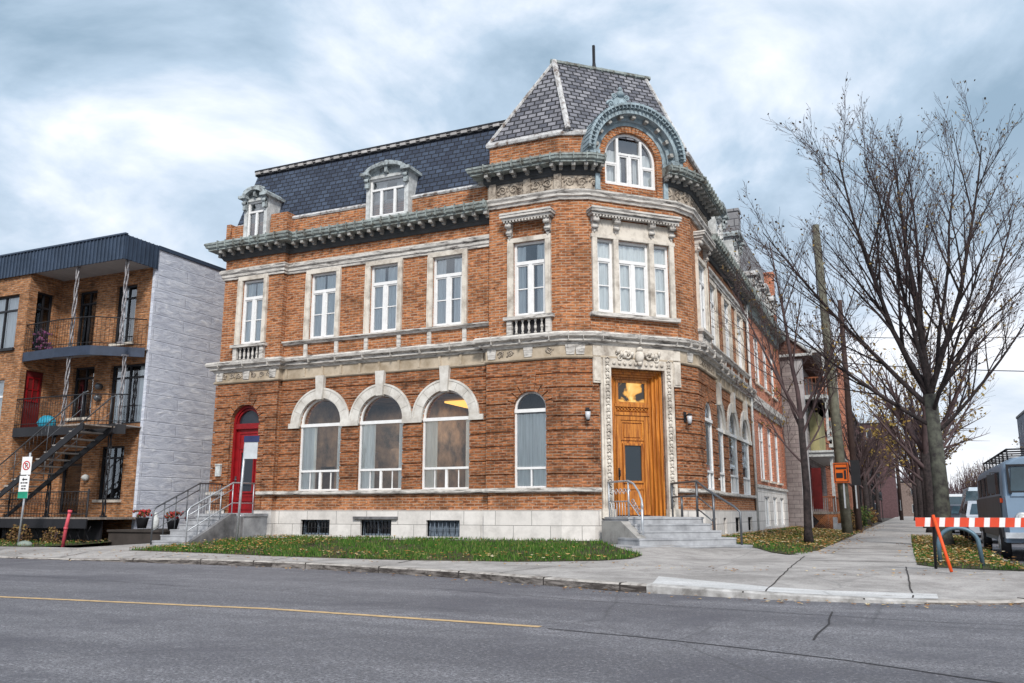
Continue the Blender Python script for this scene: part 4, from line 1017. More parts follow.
hd = MB(); hd.fb(FC, TC - .44, TC - .40, D + .04, D + .055, 1.85, 2.15); hd.tube([FC(TC - .42, D + .05, 2.1), FC(TC - .42, D + .11, 2.08), FC(TC - .42, D + .11, 1.95), FC(TC - .42, D + .05, 1.92)], .013, 6); hd.build('door_handle', DARKM, wd)
# carved stone surround
ds = MB()
for e_ in (-1, 1):
    a, b = sorted((TC + e_ * .78, TC + e_ * 1.0)); ds.fb(FC, a, b, -.3, .11, .94, 4.9)
    a, b = sorted((TC + e_ * 1.0, TC + e_ * 1.06)); ds.fb(FC, a, b, 0, .075, .94, 4.9)
    a, b = sorted((TC + e_ * 1.055, TC + e_ * 1.27)); ds.fb(FC, a, b, 0, .10, 4.25, 5.2)
    a, b = sorted((TC + e_ * 1.08, TC + e_ * 1.245)); ds.fb(FC, a, b, .10, .12, 4.3, 4.85)
    a, b = sorted((TC + e_ * .75, TC + e_ * 1.12)); ds.fb(FC, a, b, 0, .16, .90, 1.12)
ds.fb(FC, TC - .78, TC + .78, -.3, .11, 4.66, 4.9)
ds.fb(FC, TC - 1.06, TC + 1.06, 0, .095, 4.9, 5.215)
ds.build('door_surround', STONE, B)
dc = MB()
for e_ in (-1, 1):
    z = 1.25
    while z < 4.85:
        dc.blob(FC(TC + e_ * .89, .12, z), .055, (1, 1, 1.2), 6, 4, .15); 
        dc.tube([FC(TC + e_ * .84, .12, z + .06), FC(TC + e_ * .89, .14, z + .11), FC(TC + e_ * .94, .12, z + .06)], .018, 5); z += .17
u = TC - .7
while u < TC + .71: dc.blob(FC(u, .12, 4.78), .05, (1, 1, 1), 6, 4, .15); u += .155
for e_ in (-1, 1):
    FX = lambda a, d_, z: FC(a, d_ + .10, z)
    scroll(dc, FX, TC + e_ * .32, 5.0, .13, e_, .05, .035); scroll(dc, FX, TC + e_ * .52, 4.92, .09, -e_, .03, .028)
    for q in range(5): dc.blob(FC(TC + e_ * (.2 + q * .1), .16, 5.03 + .05 * math.sin(q * 2)), .055, (1, 1, 1.3), 6, 4, .3)
dc.blob(FC(TC, .2, 4.97), .14, (.9, .6, 1.15), 10, 8); dc.blob(FC(TC, .22, 5.15), .09, (1.2, .6, .7), 8, 6, .2); dc.blob(FC(TC, .2, 4.80), .07, (1, .6, 1), 8, 6, .2)
dc.build('door_carving', STONE, B)
for FX_, u in ((FF1, Wf - .12), (FF2, .1)):
    mb = MB(); mb.fb(FX_, u - .05, u + .05, .045, .07, 3.35, 3.62); mb.tube([FX_(u, .07, 3.5), FX_(u, .17, 3.56), FX_(u, .2, 3.5)], .015, 6)
    mb.lathe(FX_(u, .2, 3.44), [(.02, .13), (.08, .10), (.085, .08), (.02, .075)][::-1], 8); mb.lathe(FX_(u, .2, 3.27), [(.03, 0), (.05, .02), (.05, .03)], 8)
    o = mb.build('wall_lantern', DARKM, B)
    g_ = MB(); g_.lathe(FX_(u, .2, 3.3), [(.045, 0), (.065, .1), (.07, .2)], 8); g_.build('lantern_glass', colm('lantern_glass', (.55, .57, .6), .2), o)

# ---- arched gable window
mb = MB(); r = .78; D0, D1 = -.15, -.06
mb.fb(FC, TC - r, TC + r, D0, D1 + .01, 9.66, 9.74); mb.fb(FC, TC - r, TC - r + .06, D0, D1, 9.74, GA); mb.fb(FC, TC + r - .06, TC + r, D0, D1, 9.74, GA); arch_frame(mb, FC, TC, r, GA, D0, D1, .065)
for u in (-.36, .36): mb.fb(FC, TC + u - .035, TC + u + .035, D0, D1 + .012, 9.74, GA + .62)
mb.fb(FC, TC - .325, TC + .325, D0 + .001, D1 + .01, GA + .14, GA + .2); mb.fb(FC, TC - .03, TC + .03, D0 + .001, D1 + .008, 9.74, GA + .14)
for e_ in (-1, 1):
    a, b = sorted((TC + e_ * .395, TC + e_ * (r - .06))); mb.fb(FC, a, b, D0 + .001, D1, GA - .16, GA - .1); bars(mb, FC, a, b, 9.74, GA - .16, D0 + .01, D1 - .01, .03)
    a, b = sorted((TC + e_ * .03, TC + e_ * .325)); bars(mb, FC, a, b, 9.74, GA + .14, D0 + .01, D1 - .01, .04)
f = mb.build('gable_window', WHITE, B)
g_ = MB(); P = arch(TC, 1.5, 9.68, GA); g_.add([FC(u, -.12, z) for u, z in P], [tuple(range(len(P)))]); g_.build('pane', GLASSU, f)
curtain(FC, TC - .72, TC + .72, 9.68, GA + .3, -.22, 'both', None, f, .75)
vb = MB(); voussoirs(vb, FC, TC, GA, .785, .97, .04, -.02, 25, .014)
for e_ in (-1, 1):
    a, b = sorted((TC + e_ * .785, TC + e_ * .96)); z = 9.42
    while z < GA - .05: vb.fb(FC, a, b, -.02, .04, z, z + .075); z += .086
vb.build('brick_voussoirs', BR, B)
gb = MB()
ring(gb, FC, TC, GA, .97, 1.08, .06, -.05, -.0, PI, 30); ring(gb, FC, TC, GA, 1.08, 1.20, .14, -.1, 0, PI, 30)
ring(gb, FC, TC, GA, 1.20, 1.36, .36, -.6, 0, PI, 32); ring(gb, FC, TC, GA, 1.34, 1.40, .42, -.6, 0, PI, 32); ring(gb, FC, TC, GA, 1.40, 1.46, .48, -.65, 0, PI, 32)
for e_ in (-1, 1):
    a, b = sorted((TC + e_ * .965, TC + e_ * 1.1)); gb.fb(FC, a, b, 0, .1, 9.42, GA)
    a, b = sorted((TC + e_ * 1.08, TC + e_ * 1.44)); gb.fb(FC, a, b, -.3, .36, GA - .1, GA + .02)
for i in range(34):   # seams on the hood's top edge
    a = PI * (i + .5) / 34; ring(gb, FC, TC, GA, 1.30, 1.475, .49, .1, a - .006, a + .006, 1)
gb.build('gable_arch', PLUM, B)
for i in range(9):
    a = PI * (i + .5) / 9; gm = MB(); ring(gm, FC, TC, GA, 1.10, 1.205, .30, .1, a - .045, a + .045, 2); gm.build('arch_modillion', MODM, B)
cr_ = MB(); ct = GA + 1.72; FK = lambda a, d_, z: FC(a, d_ - .85, z)
cr_.prism(FK, [(TC - .34, ct - .5), (TC + .34, ct - .5), (TC + .22, ct + .2), (TC + .14, ct + .42), (TC - .14, ct + .42), (TC - .22, ct + .2)], .40, .1)
for e_ in (-1, 1):
    FX = lambda a, d_, z: FK(a, d_ + .36, z)
    scroll(cr_, FX, TC + e_ * .30, ct + .08, .13, e_, .04, .04); scroll(cr_, FX, TC + e_ * .2, ct + .35, .08, -e_, .04, .03)
cr_.blob(FK(TC, .36, ct + .45), .13, (1, 1, .9), 8, 6, .2); cr_.blob(FK(TC, .38, ct + .6), .06, (1, 1, 1.2), 8, 6)
cr_.blob(FK(TC, .42, ct + .12), .13, (.9, .5, 1.3), 8, 6)
cr_.build('gable_crest', PLUM, B)

# ---- roofs
AL, AR, AB = Vector((-8.2, 21.0, 13.72)), Vector((-6.12, 23.2, 13.82)), Vector((-8.15, 23.5, 13.76))
EZ = 11.05
e0, e1, e2, e3, e4 = [Vector(tuple(p) + (EZ,)) for p in ((-9.78, 19.97), (-7.42, 19.97), (XR + .03, 22.5), (XR + .03, YP + .03), (-9.78, YP + .03))]
tr_ = MB(); tr_.quad(e0, e1, AL); tr_.quad(e1, e2, AR, AL); tr_.quad(e2, e3, AR); tr_.quad(e3, e4, AB, AR); tr_.quad(e4, e0, AL, AB); tr_.quad(AL, AR, AB)
troof = tr_.build('tower_roof', SLATE2, B)
hp = MB()
hp.tube([e1 + Vector((0, 0, .03)), AL + Vector((0, 0, .03))], .085, 6, smooth=False)
hp.build('hip_flashing', TRIM, troof)
for a, b in ((e2, AR), (e0, AL)): MB().tube([a, b], .05, 6, smooth=False).build('hip_flashing', TRIM, troof)
rg = MB()
rg.tube([AL + Vector((-.08, -.05, .02)), AR + Vector((.1, .1, .02))], .075, 6, smooth=False); rg.tube([AR, AB], .06, 6, smooth=False); rg.tube([AL, AB], .06, 6, smooth=False)
for i in range(9): p = AL.lerp(AR, i / 8); rg.lathe(p - Vector((0, 0, .0)), [(.0, 0), (.09, 0), (.09, .04), (.0, .04)], 8, (1, 1, 0))
rg.build('ridge_cap', COPPER, troof)
fn = MB(); fb_ = AL.lerp(AR, .45); fn.lathe((fb_.x - .1, fb_.y + .1, 13.75), [(.14, 0), (.1, .1), (.06, .2), (.05, .3)], 8); fn.box(fb_.x - .135, fb_.x - .065, fb_.y + .065, fb_.y + .135, 13.9, 14.62); fn.build('finial', DARKM, troof)
ev = MB(); sweep(ev, [(-9.75, YP), (-9.75, 20)] + CH[:2] + [(pl_.x, pl_.y)], [(0, 10.94), (.07, 10.94), (.09, 11.0), (.07, 11.08), (-.05, 11.11)]); sweep(ev, [(pr_.x, pr_.y)] + CH[2:] + [(XR, YP)], [(0, 10.94), (.07, 10.94), (.09, 11.0), (.07, 11.08), (-.05, 11.11)])
ev.build('tower_eave_trim', TRIM, B)
ZT = 12.02
mr = MB(); a0 = (X0 + .0, 20.28); 
P0 = [Vector((X0 + .02, 30, 10.0)), Vector((X0 + .02, 20.3, 10.0)), Vector((-9.75, 20.3, 10.0))]; P1 = [Vector((X0 + .34, 30, ZT)), Vector((X0 + .34, 20.85, ZT)), Vector((-9.0, 20.85, ZT))]
mr.quad(P0[0], P0[1], P1[1], P1[0]); mr.quad(P0[1], P0[2], P1[2], P1[1])
Q0 = [Vector((XR - .3, 24.6, 10.0)), Vector((XR - .3, YE, 10.0))]; Q1 = [Vector((XR - .85, 24.6, ZT)), Vector((XR - .85, YE, ZT))]
mr.quad(Q0[0], Q0[1], Q1[1], Q1[0])
mr.quad((X0 + .34, 20.85, ZT), (-9.0, 20.85, ZT), (-9.0, 24, ZT), (XR - .85, 24, ZT), (XR - .85, YE, ZT), (X0 + .34, YE, ZT))
mroof = mr.build('mansard_roof', SLATE, B)
tr2 = MB()
sweep(tr2, [(X0 + .1, 26), (X0 + .02, 20.24), (-9.75, 20.24)], [(-.1, 9.94), (.06, 9.94), (.09, 9.99), (.06, 10.05), (-.12, 10.09)]); sweep(tr2, [(XR - .26, YP + .05), (XR - .26, YE)], [(-.1, 9.94), (.06, 9.94), (.09, 9.99), (.06, 10.05), (-.12, 10.09)])
tr2.build('parapet_coping', TRIM, B)
rc = MB(); n = 27
for i in range(n):
    x = X0 + .28 + i * (9.4) / n; rc.box(x, x + .2, 20.73, 20.92, ZT - .05, ZT + .03)
rc.box(X0 + .36, -9.3, 20.76, 20.91, ZT + .0, ZT + .025); rc.build('ridge_flashing', mat('flashing_light', (.50, .48, .47), .6, var=.5, scale=2), mroof)
rc = MB(); rc.box(X0 + .24, -9.2, 20.75, 20.95, ZT + .03, ZT + .1); rc.box(X0 + .25, -9.2, 20.78, 20.9, ZT - .085, ZT + .03); rc.build('ridge_cap', DARKM, mroof)
DORP = stain('dormer_hood', (.46, .52, .54), (.10, .10, .10), .47, .62, (3, 3, 3))
def dormer(F_, c, hw, nm, three=True, dz=0, pm=None):
    z0, z1 = 9.42 + dz, 10.66 + dz; k = MB()
    k.fb(F_, c - hw - .12, c - hw, -.75, .02, z0, z1); k.fb(F_, c + hw, c + hw + .12, -.75, .02, z0, z1); k.fb(F_, c - hw, c + hw, -.7, 0, z0, z0 + .08)
    k.fb(F_, c - hw - .12, c + hw + .12, -.75, .025, z1, z1 + .08)
    d_ = k.build('dormer', OLDWHITE, B)
    k = MB()   # segmental pediment with returns and brackets
    P = [(c - hw - .05, z1 + .08), (c + hw + .05, z1 + .08)] + [(c + (hw + .02) * math.cos(a), z1 + .11 + .22 * math.sin(a)) for a in [PI * i / 12 for i in range(13)]]
    k.prism(F_, P, .0, -.6)
    ring_ = [(c + (hw + .12) * math.cos(PI * i / 14), z1 + .13 + .29 * math.sin(PI * i / 14)) for i in range(15)] + [(c + (hw - .0) * math.cos(PI * i / 14), z1 + .10 + .21 * math.sin(PI * i / 14)) for i in range(14, -1, -1)]
    k.prism(F_, ring_, .2, -.85)
    for e_ in (-1, 1):
        a, b = sorted((c + e_ * (hw - .05), c + e_ * (hw + .24))); k.fb(F_, a, b, -.8, .22, z1 + .08, z1 + .17); 
        a, b = sorted((c + e_ * (hw - .0), c + e_ * (hw + .12))); k.fb(F_, a, b, 0, .12, z1 - .28, z1 + .08); k.tube([F_(a, .12, z1 - .06), F_(b, .12, z1 - .06)], .06, 8)
    k.fb(F_, c - .04, c + .04, .0, .14, z1 + .12, z1 + .34); k.blob(F_(c, .1, z1 + .42), .07, (1.3, 1, 1), 7, 5, .25)
    for e_ in (-1, 1): k.tube([F_(c + e_ * .1, .14, z1 + .42), F_(c + e_ * .25, .16, z1 + .38), F_(c + e_ * .4, .14, z1 + .31)], .04, 6)
    k.build('dormer_pediment', pm or DORP, d_)
    k = MB(); bars(k, F_, c - hw, c + hw, z0 + .08, z1, -.12, -.04, .05); zt = z1 - .34; k.fb(F_, c - hw + .05, c + hw - .05, -.12, -.03, zt - .03, zt + .03)
    us = [c - hw * .38, c + hw * .38] if three else [c]
    for u in us: k.fb(F_, u - .04, u + .04, -.12, -.035, z0 + .13, zt - .03)
    f = k.build('dormer_window', WHITE, d_)
    k = MB(); k.quad(*[F_(u, -.09, z) for u, z in ((c - hw, z0 + .1), (c + hw, z0 + .1), (c + hw, z1), (c - hw, z1))]); k.build('pane', GLASSU, f)
    k = MB(); k.quad(*[F_(u, -.3, z) for u, z in ((c - hw, z0 + .1), (c - hw * .35, z0 + .1), (c - hw * .35, z1), (c - hw, z1))]); k.quad(*[F_(u, -.32, z) for u, z in ((c + hw * .2, z0 + .1), (c + hw, z0 + .1), (c + hw, z1), (c + hw * .2, z1))]); k.build('curtain', CURT, f)
    return d_
dormer(frame(0, 19.84, 1, 0), -17.78, .33, 'd', False, -.05)
dormer(frame(0, 19.98, 1, 0), -13.05, .60, 'd')
FRD = frame(XR - .02, 0, 0, 1)
dormer(FRD, 27.4, .5, 'd'); dormer(FRD, 30.6, .5, 'd')
# downpipes
dp = MB(); dp.tube([(XR - .1, 32.7, .3), (XR - .1, 32.7, 8.8)], .05, 8); dp.build('downpipe', OLDWHITE, B)

# ---- corner steps (frame on the chamfer, d = outward)
st = MB(); lan = 1.36
st.fb(FC, .22, 2.22, .081, lan, .1, .93); st.fb(FC, TC - .78, TC + .78, -.45, .08, .86, .95)
for i, (z, ex) in enumerate(zip((.78, .63, .475, .32), ((.2, 2.22), (.16, 2.26), (-.06, 2.44), (-.42, 2.62)))):
    a = lan + i * .33
    st.fb(FC, ex[0], ex[1], lan - .02, a + .33, .0, z - .036)
    st.fb(FC, ex[0] - .012, ex[1] + .012, lan - .01, a + .345, z - .035, z + .004)
st.fb(FC, .20, 2.24, .083, lan + .02, .89, .934)
stp = st.build('entrance_steps', CONC, B)
ch = MB()
FS = lambda a, d_, z: FC(d_, a, z)     # side profile: u along outward, d along the chamfer
ch.prism(FS, [(.4, .1), (lan + 1.0, .1), (lan + .95, .42), (lan + .02, .84), (.4, .84)], .0, .215)
ch.build('cheek_wall', mat('pale_cheek', (.40, .39, .37), .9, c2=(.2, .19, .18), scale=2, bmp=.4, bscale=25), stp)
for side in (0, 1):
    rl = MB()
    if side == 0:
        u = .34; T = [FC(u, .12, 1.77), FC(u, lan - .2, 1.77), FC(u, lan + .05, 1.70), FC(u - .03, lan + .35, 1.5), FC(u - .1, lan + .6, 1.32), FC(u - .14, lan + .7, 1.18), FC(u - .12, lan + .64, 1.06), FC(u - .1, lan + .5, 1.08)]
        rl.tube(T, .024, 7)
        rl.tube([FC(u - .13, lan + .66, 1.25), FC(u - .13, lan + .66, .3)], .03, 7)
        rl.tube([FC(u, .12, 1.3), FC(u, lan - .2, 1.3), FC(u - .1, lan + .5, .95)], .014, 6)
        for dd_ in (.15, lan - .2): rl.tube([FC(u, dd_, .93), FC(u, dd_, 1.76)], .022, 7)
        for q in range(5): scroll(rl, FS, .35 + .2 * q, 1.52, .09, 1, u, .011, 1.3)
        for q in range(4): scroll(rl, FS, lan + .02 + .13 * q, 1.28 - .07 * q, .075, -1, u - .03 * q, .011, 1.3)
        for q in range(7): dd_ = .28 + q * .14; rl.tube([FC(u, dd_, .93), FC(u, dd_, 1.3)], .009, 5)
    else:
        u = 2.12; T = [FC(u, .12, 1.76), FC(u, lan - .05, 1.78), FC(u + .04, lan + .3, 1.58), FC(u + .12, lan + .75, 1.36), FC(u + .22, lan + 1.1, 1.18), FC(u + .28, lan + 1.25, 1.05), FC(u + .28, lan + 1.25, .16)]
        rl.tube(T, .027, 7)
        rl.tube([FC(u, lan - .05, 1.42), FC(u + .08, lan + .5, 1.1)], .018, 6); rl.tube([FC(u, lan - .05, 1.12), FC(u + .08, lan + .5, .82)], .018, 6)
        for dd_, z0_, z1_ in ((.15, .93, 1.75), (.6, .93, 1.44), (lan - .07, .93, 1.77), (lan + .5, .63, 1.48)): rl.tube([FC(u + (.08 if dd_ > lan else 0), dd_, z0_), FC(u + (.08 if dd_ > lan else 0), dd_, z1_)], .03, 7)
        rl.tube([FC(u, .12, 1.42), FC(u, lan - .07, 1.44)], .022, 6)
    rl.build('handrail', RAILM if side else GALV, stp)

# ---- red door steps (facing the street)
s2 = MB(); s2.box(-18.5, -16.75, 18.95, 19.92, 0, 1.0); s2.box(-18.38, -17.28, 19.9, 20.2, .9, 1.02); s2.box(-18.53, -16.72, 18.92, 19.91, .93, 1.006)
for i, z in enumerate((.86, .72, .58, .44, .3)):
    y = 18.95 - (i + 1) * .32; s2.box(-18.45, -17.12, y, 18.96, .0, z); s2.box(-18.46, -17.11, y - .015, y + .3, z - .03, z + .004)
s2.box(-18.6, -17.0, 17.0, 17.4, 0, .17)
s2o = s2.build('side_door_steps', CONC, B)
ck2 = MB(); FX = lambda a, d_, z: Vector((d_, a, z))
ck2.prism(FX, [(17.3, .1), (18.9, .1), (18.9, 1.0), (18.7, 1.0), (17.3, .3)], -17.10, -16.98); ck2.box(-17.09, -16.76, 18.85, 18.95, .1, .93)
ck2.build('cheek_wall', CONCD, s2o)
for x in (-18.42, -17.2):
    rl = MB(); rl.tube([(x, 17.32, .2), (x, 17.32, 1.08), (x, 17.42, 1.18), (x, 18.95, 1.86), (x, 19.85, 1.86)], .022, 7); rl.tube([(x, 17.32, .55), (x, 18.95, 1.3), (x, 19.85, 1.3)], .014, 6); rl.tube([(x, 17.32, .95), (x, 18.95, 1.68)], .014, 6)
    for y, z0_, z1_ in ((18.1, .6, 1.5), (18.95, .95, 1.86), (19.8, 1, 1.86), (18.5, .8, 1.66), (17.7, .4, 1.3)): rl.tube([(x, y, z0_), (x, y, z1_)], .016, 6)
    if x < -18:
        for k_ in range(7): rl.tube([(x, 19.05 + k_ * .11, 1.0), (x, 19.05 + k_ * .11, 1.86)], .008, 5)
    rl.build('handrail', GALV if x > -18 else RAILM, s2o)
#==PART2==
def lab(o, label, cat, group=None): return tag(o, label, cat, group)
def simple_window(F_, u0, u1, z0, z1, parent, m, glass=None, d=-.08, mull=True, sill=None, curt=False, tr=.3):
    k = MB(); bars(k, F_, u0, u1, z0, z1, d - .05, d + .02, .06)
    if mull: k.fb(F_, (u0 + u1) / 2 - .025, (u0 + u1) / 2 + .025, d - .05, d + .015, z0 + .06, z1 - .06)
    if tr: zt = z1 - (z1 - z0) * tr; k.fb(F_, u0 + .06, u1 - .06, d - .049, d + .016, zt - .03, zt + .03)
    f = k.build('window', m, parent)
    k = MB(); k.quad(*[F_(u, d - .02, z) for u, z in ((u0, z0), (u1, z0), (u1, z1), (u0, z1))]); k.build('pane', glass or GLASSU, f)
    if sill: MB().fb(F_, u0 - .06, u1 + .06, -.02, .08, z0 - .08, z0).build('sill', sill, f)
    if curt: curtain(F_, u0 + .03, u1 - .03, z0 + .03, z1 - .03, d - .12, 'both', None, f, curt)
    ax_ = F_(1, 0, 0) - F_(0, 0, 0); ml, mr_ = (.5, .03) if ax_.x > .5 or ax_.y < -.5 else (.03, .5)
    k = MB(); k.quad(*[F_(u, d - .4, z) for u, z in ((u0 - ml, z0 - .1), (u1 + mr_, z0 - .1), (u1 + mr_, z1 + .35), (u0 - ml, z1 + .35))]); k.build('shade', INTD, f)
    return f

# ------------------------------------------------------------------ left neighbour
NX = -21.0; YF, YW = 17.9, 19.1; RX = -25.2
nb = empty('apartment_building', (-25, 19, .2), 'three storey buff brick apartment block with blue metal fascia, balconies and outside stair', 'building')
FN = frame(0, YW, 1, 0); FB = frame(0, YF, 1, 0); FSW = frame(RX, 0, 0, 1)     # recess back wall, bay front, recess side wall
FSE = frame(NX, 0, 0, 1)
wn = MB()
h_back = [rect(-22.67, -21.78, 6.3, 8.2), rect(-24.42, -23.55, 6.3, 8.2), rect(-22.62, -21.12, 3.72, 5.6), rect(-24.3, -23.35, 4.0, 5.65), rect(-22.75, -21.72, 1.42, 3.05), rect(-24.45, -23.5, 1.0, 2.95)]
wall(wn, FN, rect(RX, NX, 0, 9.2), h_back, 0, .25)
h_bay = [rect(-27.2, -25.65, 6.2, 8.0), rect(-27.4, -25.9, 3.3, 5.2), rect(-29.8, -28.3, 6.2, 8.0), rect(-29.8, -28.3, 3.3, 5.2), rect(-27.4, -25.9, .9, 2.4)]
wall(wn, FB, rect(-34, RX, 0, 9.2), h_bay, 0, .2)
h_sw = [rect(18.2, 18.8, 6.15, 8.1), rect(18.1, 18.75, 3.65, 5.5)]
wall(wn, FSW, rect(YF, YW, 0, 9.2), h_sw, 0, .2)
wn.build('wall', BRN, nb)
es = MB(); es.quad(FSE(YW, 0, 0), FSE(32, 0, 0), FSE(32, 0, 9.3), FSE(YW, 0, 9.3)); es.quad((NX - .12, YW - .02, 0), (NX, YW - .02, 0), (NX, YW - .02, 9.3), (NX - .12, YW - .02, 9.3)); es.quad((NX, YW - .02, 0), (NX, YW, 0), (NX, YW, 9.3), (NX, YW - .02, 9.3))
es.build('side_wall', RENDER, nb)
rf = MB(); rf.box(-34, NX - .02, YF - .05, 32, 9.22, 9.25); rf.build('roof_deck', DARKM, nb)
ss = MB(); ss.quad((-34, YF - .06, 8.66), (NX - .02, YF - .06, 8.66), (NX - .02, YW + .02, 8.66), (-34, YW + .02, 8.66)); ss.build('soffit', SOFF, nb)
fa = MB()
fa.box(-34, NX + .0, YF - .09, YF - .06, 8.58, 9.34); fa.box(NX - .0, NX + .03, YF - .09, YW + .02, 8.58, 9.34); fa.box(NX, NX + .04, YW, 32, 9.24, 9.36)
x = -34
while x < NX - .02: fa.box(x, x + .03, YF - .125, YF - .09, 8.58, 9.34); x += .16
y = YF - .03
while y < YW: fa.box(NX + .03, NX + .065, y, y + .03, 8.58, 9.34); y += .16
fa.box(-34, NX + .05, YF - .14, YF - .03, 9.34, 9.39)
fa.build('fascia', BLUEF, nb)
for (a, b, c_, d_) in [(h[0][0], h[1][0], h[0][1], h[2][1]) for h in h_back]:
    door = c_ < 1.2 or 3.6 < c_ < 3.8
    f = simple_window(FN, a, b, c_, d_, nb, BLACKP, GLASSU, -.12, mull=(not door or b - a > 1.2), sill=None if door else STONE, tr=.22, curt=.6 if (b - a > 1.2 or b == -21.78) else 0)
for (a, b, c_, d_) in [(h[0][0], h[1][0], h[0][1], h[2][1]) for h in h_bay]:
    simple_window(FB, a, b, c_, d_, nb, BLACKP if c_ > 6 else WHITE, GLASSU, -.12, sill=BLACKP, curt=1.0, tr=.28)
simple_window(FSW, 18.2, 18.8, 6.15, 8.1, nb, BLACKP, GLASSD, -.1, mull=True, tr=.25)
o = MB().fb(FSW, 18.12, 18.73, -.12, -.06, 3.66, 5.48).build('side_door', REDD, nb)
bt = MB(); bars(bt, FSW, 18.2, 18.65, 4.5, 5.3, -.06, -.04, .05); bt.fb(FSW, 18.41, 18.44, -.06, -.04, 4.5, 5.3); bt.fb(FSW, 18.2, 18.65, -.06, -.041, 4.88, 4.91); bt.build('door_glazing_bars', RED, o)
# balconies
def slab(z, y0, rad=False):
    k = MB(); xr = -21.05
    P = [(RX + .0, YW - .01), (RX + .0, y0), (-23.6, y0 - .12), (-22.6, y0 - .08), (-22.2, y0 + .0), (xr, y0 + 1.0), (xr, YW - .01)] if rad else [(RX, YW - .01), (RX, y0), (-22.0, y0), (xr, y0 + .6), (xr, YW - .01)]
    n = len(P); k.add([(x, y, z - .03) for x, y in P] + [(x, y, z) for x, y in P], [tuple(range(n)), tuple(range(2 * n - 1, n - 1, -1))] + [(i, (i + 1) % n, n + (i + 1) % n, n + i) for i in range(n)])
    b = k.build('balcony_floor', SOFF, nb)
    k = MB(); Q = P[1:-1]; sweep(k, Q, [(0.003, z - .27), (.03, z - .27), (.03, z + .02), (.003, z + .02)]); k.build('balcony_fascia', mat('dark_blue_edge', (.035, .05, .085), .5) if rad else BLACKP, b)
    k = MB(); 
    for (a, c_) in zip(Q[:-1], Q[1:]):
        k.tube([(a[0], a[1], z + .92), (c_[0], c_[1], z + .92)], .018, 6); k.tube([(a[0], a[1], z + .12), (c_[0], c_[1], z + .12)], .012, 6)
        Ln = math.dist(a, c_); m = int(Ln / .11)
        for i in range(m + 1): t = i / max(1, m); p = (a[0] + (c_[0] - a[0]) * t, a[1] + (c_[1] - a[1]) * t); k.tube([(p[0], p[1], z + .02), (p[0], p[1], z + .92)], .0055, 4)
        for i in range(0, m, 2): t = (i + .5) / max(1, m); p = (a[0] + (c_[0] - a[0]) * t, a[1] + (c_[1] - a[1]) * t); k.tube([(p[0] + .04 * math.cos(q), p[1], z + .7 + .07 * math.sin(q)) for q in [PI * 2 * w_ / 6 for w_ in range(7)]], .005, 3)
    k.build('balcony_railing', BLACKP, b)
    return b
slab(6.0, 17.95, True); slab(3.6, 17.9)
MB().box(-22.0, -20.85, 16.95, 17.93, 3.46, 3.5).build('stair_landing', PLANK, nb)
# columns with twisted strands
for x, y, z0_, z1_ in ((-23.1, 17.95, 6.0, 8.66), (-21.08, 18.05, 6.0, 8.66), (-23.1, 17.95, 3.6, 5.75), (-21.3, 18.45, 3.6, 5.75), (-21.2, 18.1, .9, 3.35), (-23.4, 17.95, .9, 3.35)):
    k = MB()
    for ph in range(3): k.tube([(x + .045 * math.cos(t * 9 + ph * 2.09), y + .045 * math.sin(t * 9 + ph * 2.09), z0_ + (z1_ - z0_) * t) for t in [i / 30 for i in range(31)]], .022, 5)
    k.box(x - .07, x + .07, y - .07, y + .07, z0_, z0_ + .05); k.box(x - .07, x + .07, y - .07, y + .07, z1_ - .05, z1_)
    k.build('balcony_column', mat('column_paint', (.42, .41, .43), .6, c2=(.09, .08, .085), scale=9) if 'column_paint' not in MATS and z0_ > 3 else MATS.get('column_paint', BLACKP) if z0_ > 3 else BLACKP, nb)
# ground deck
k = MB(); k.box(-30, NX + .15, 17.3, YW, .84, .9); k.build('porch_deck', PLANK, nb); MB().box(-30, NX + .15, 17.26, 17.3, .60, .86).build('deck_fascia', BLACKP, nb)
k = MB()
for i in range(24): 
    x = -29 + i * .34
    if x < NX: k.tube([(x, 17.45, .2), (x + .3, 17.45, .66)], .01, 4); k.tube([(x + .3, 17.46, .2), (x, 17.46, .66)], .01, 4)
k.box(-30, NX, 17.9, 17.95, 0, .8); k.build('porch_lattice', BLACKP, nb)
k = MB(); k.tube([(-24.3, 17.38, 1.62), (NX + .05, 17.38, 1.62)], .016, 6); k.tube([(-24.3, 17.38, 1.0), (NX + .05, 17.38, 1.0)], .012, 6)
x = -24.3
while x < NX + .05:
    k.tube([(x, 17.38, .9), (x, 17.38, 1.62)], .0065, 4); k.tube([(x + .05 * math.cos(q), 17.38, 1.35 + .1 * math.sin(q)) for q in [PI * 2 * w_ / 6 for w_ in range(7)]], .006, 3); x += .125
for x in (-24.3, -22.6, NX): k.tube([(x, 17.38, .2), (x, 17.38, 1.7)], .022, 6)
k.build('porch_railing', BLACKP, nb)
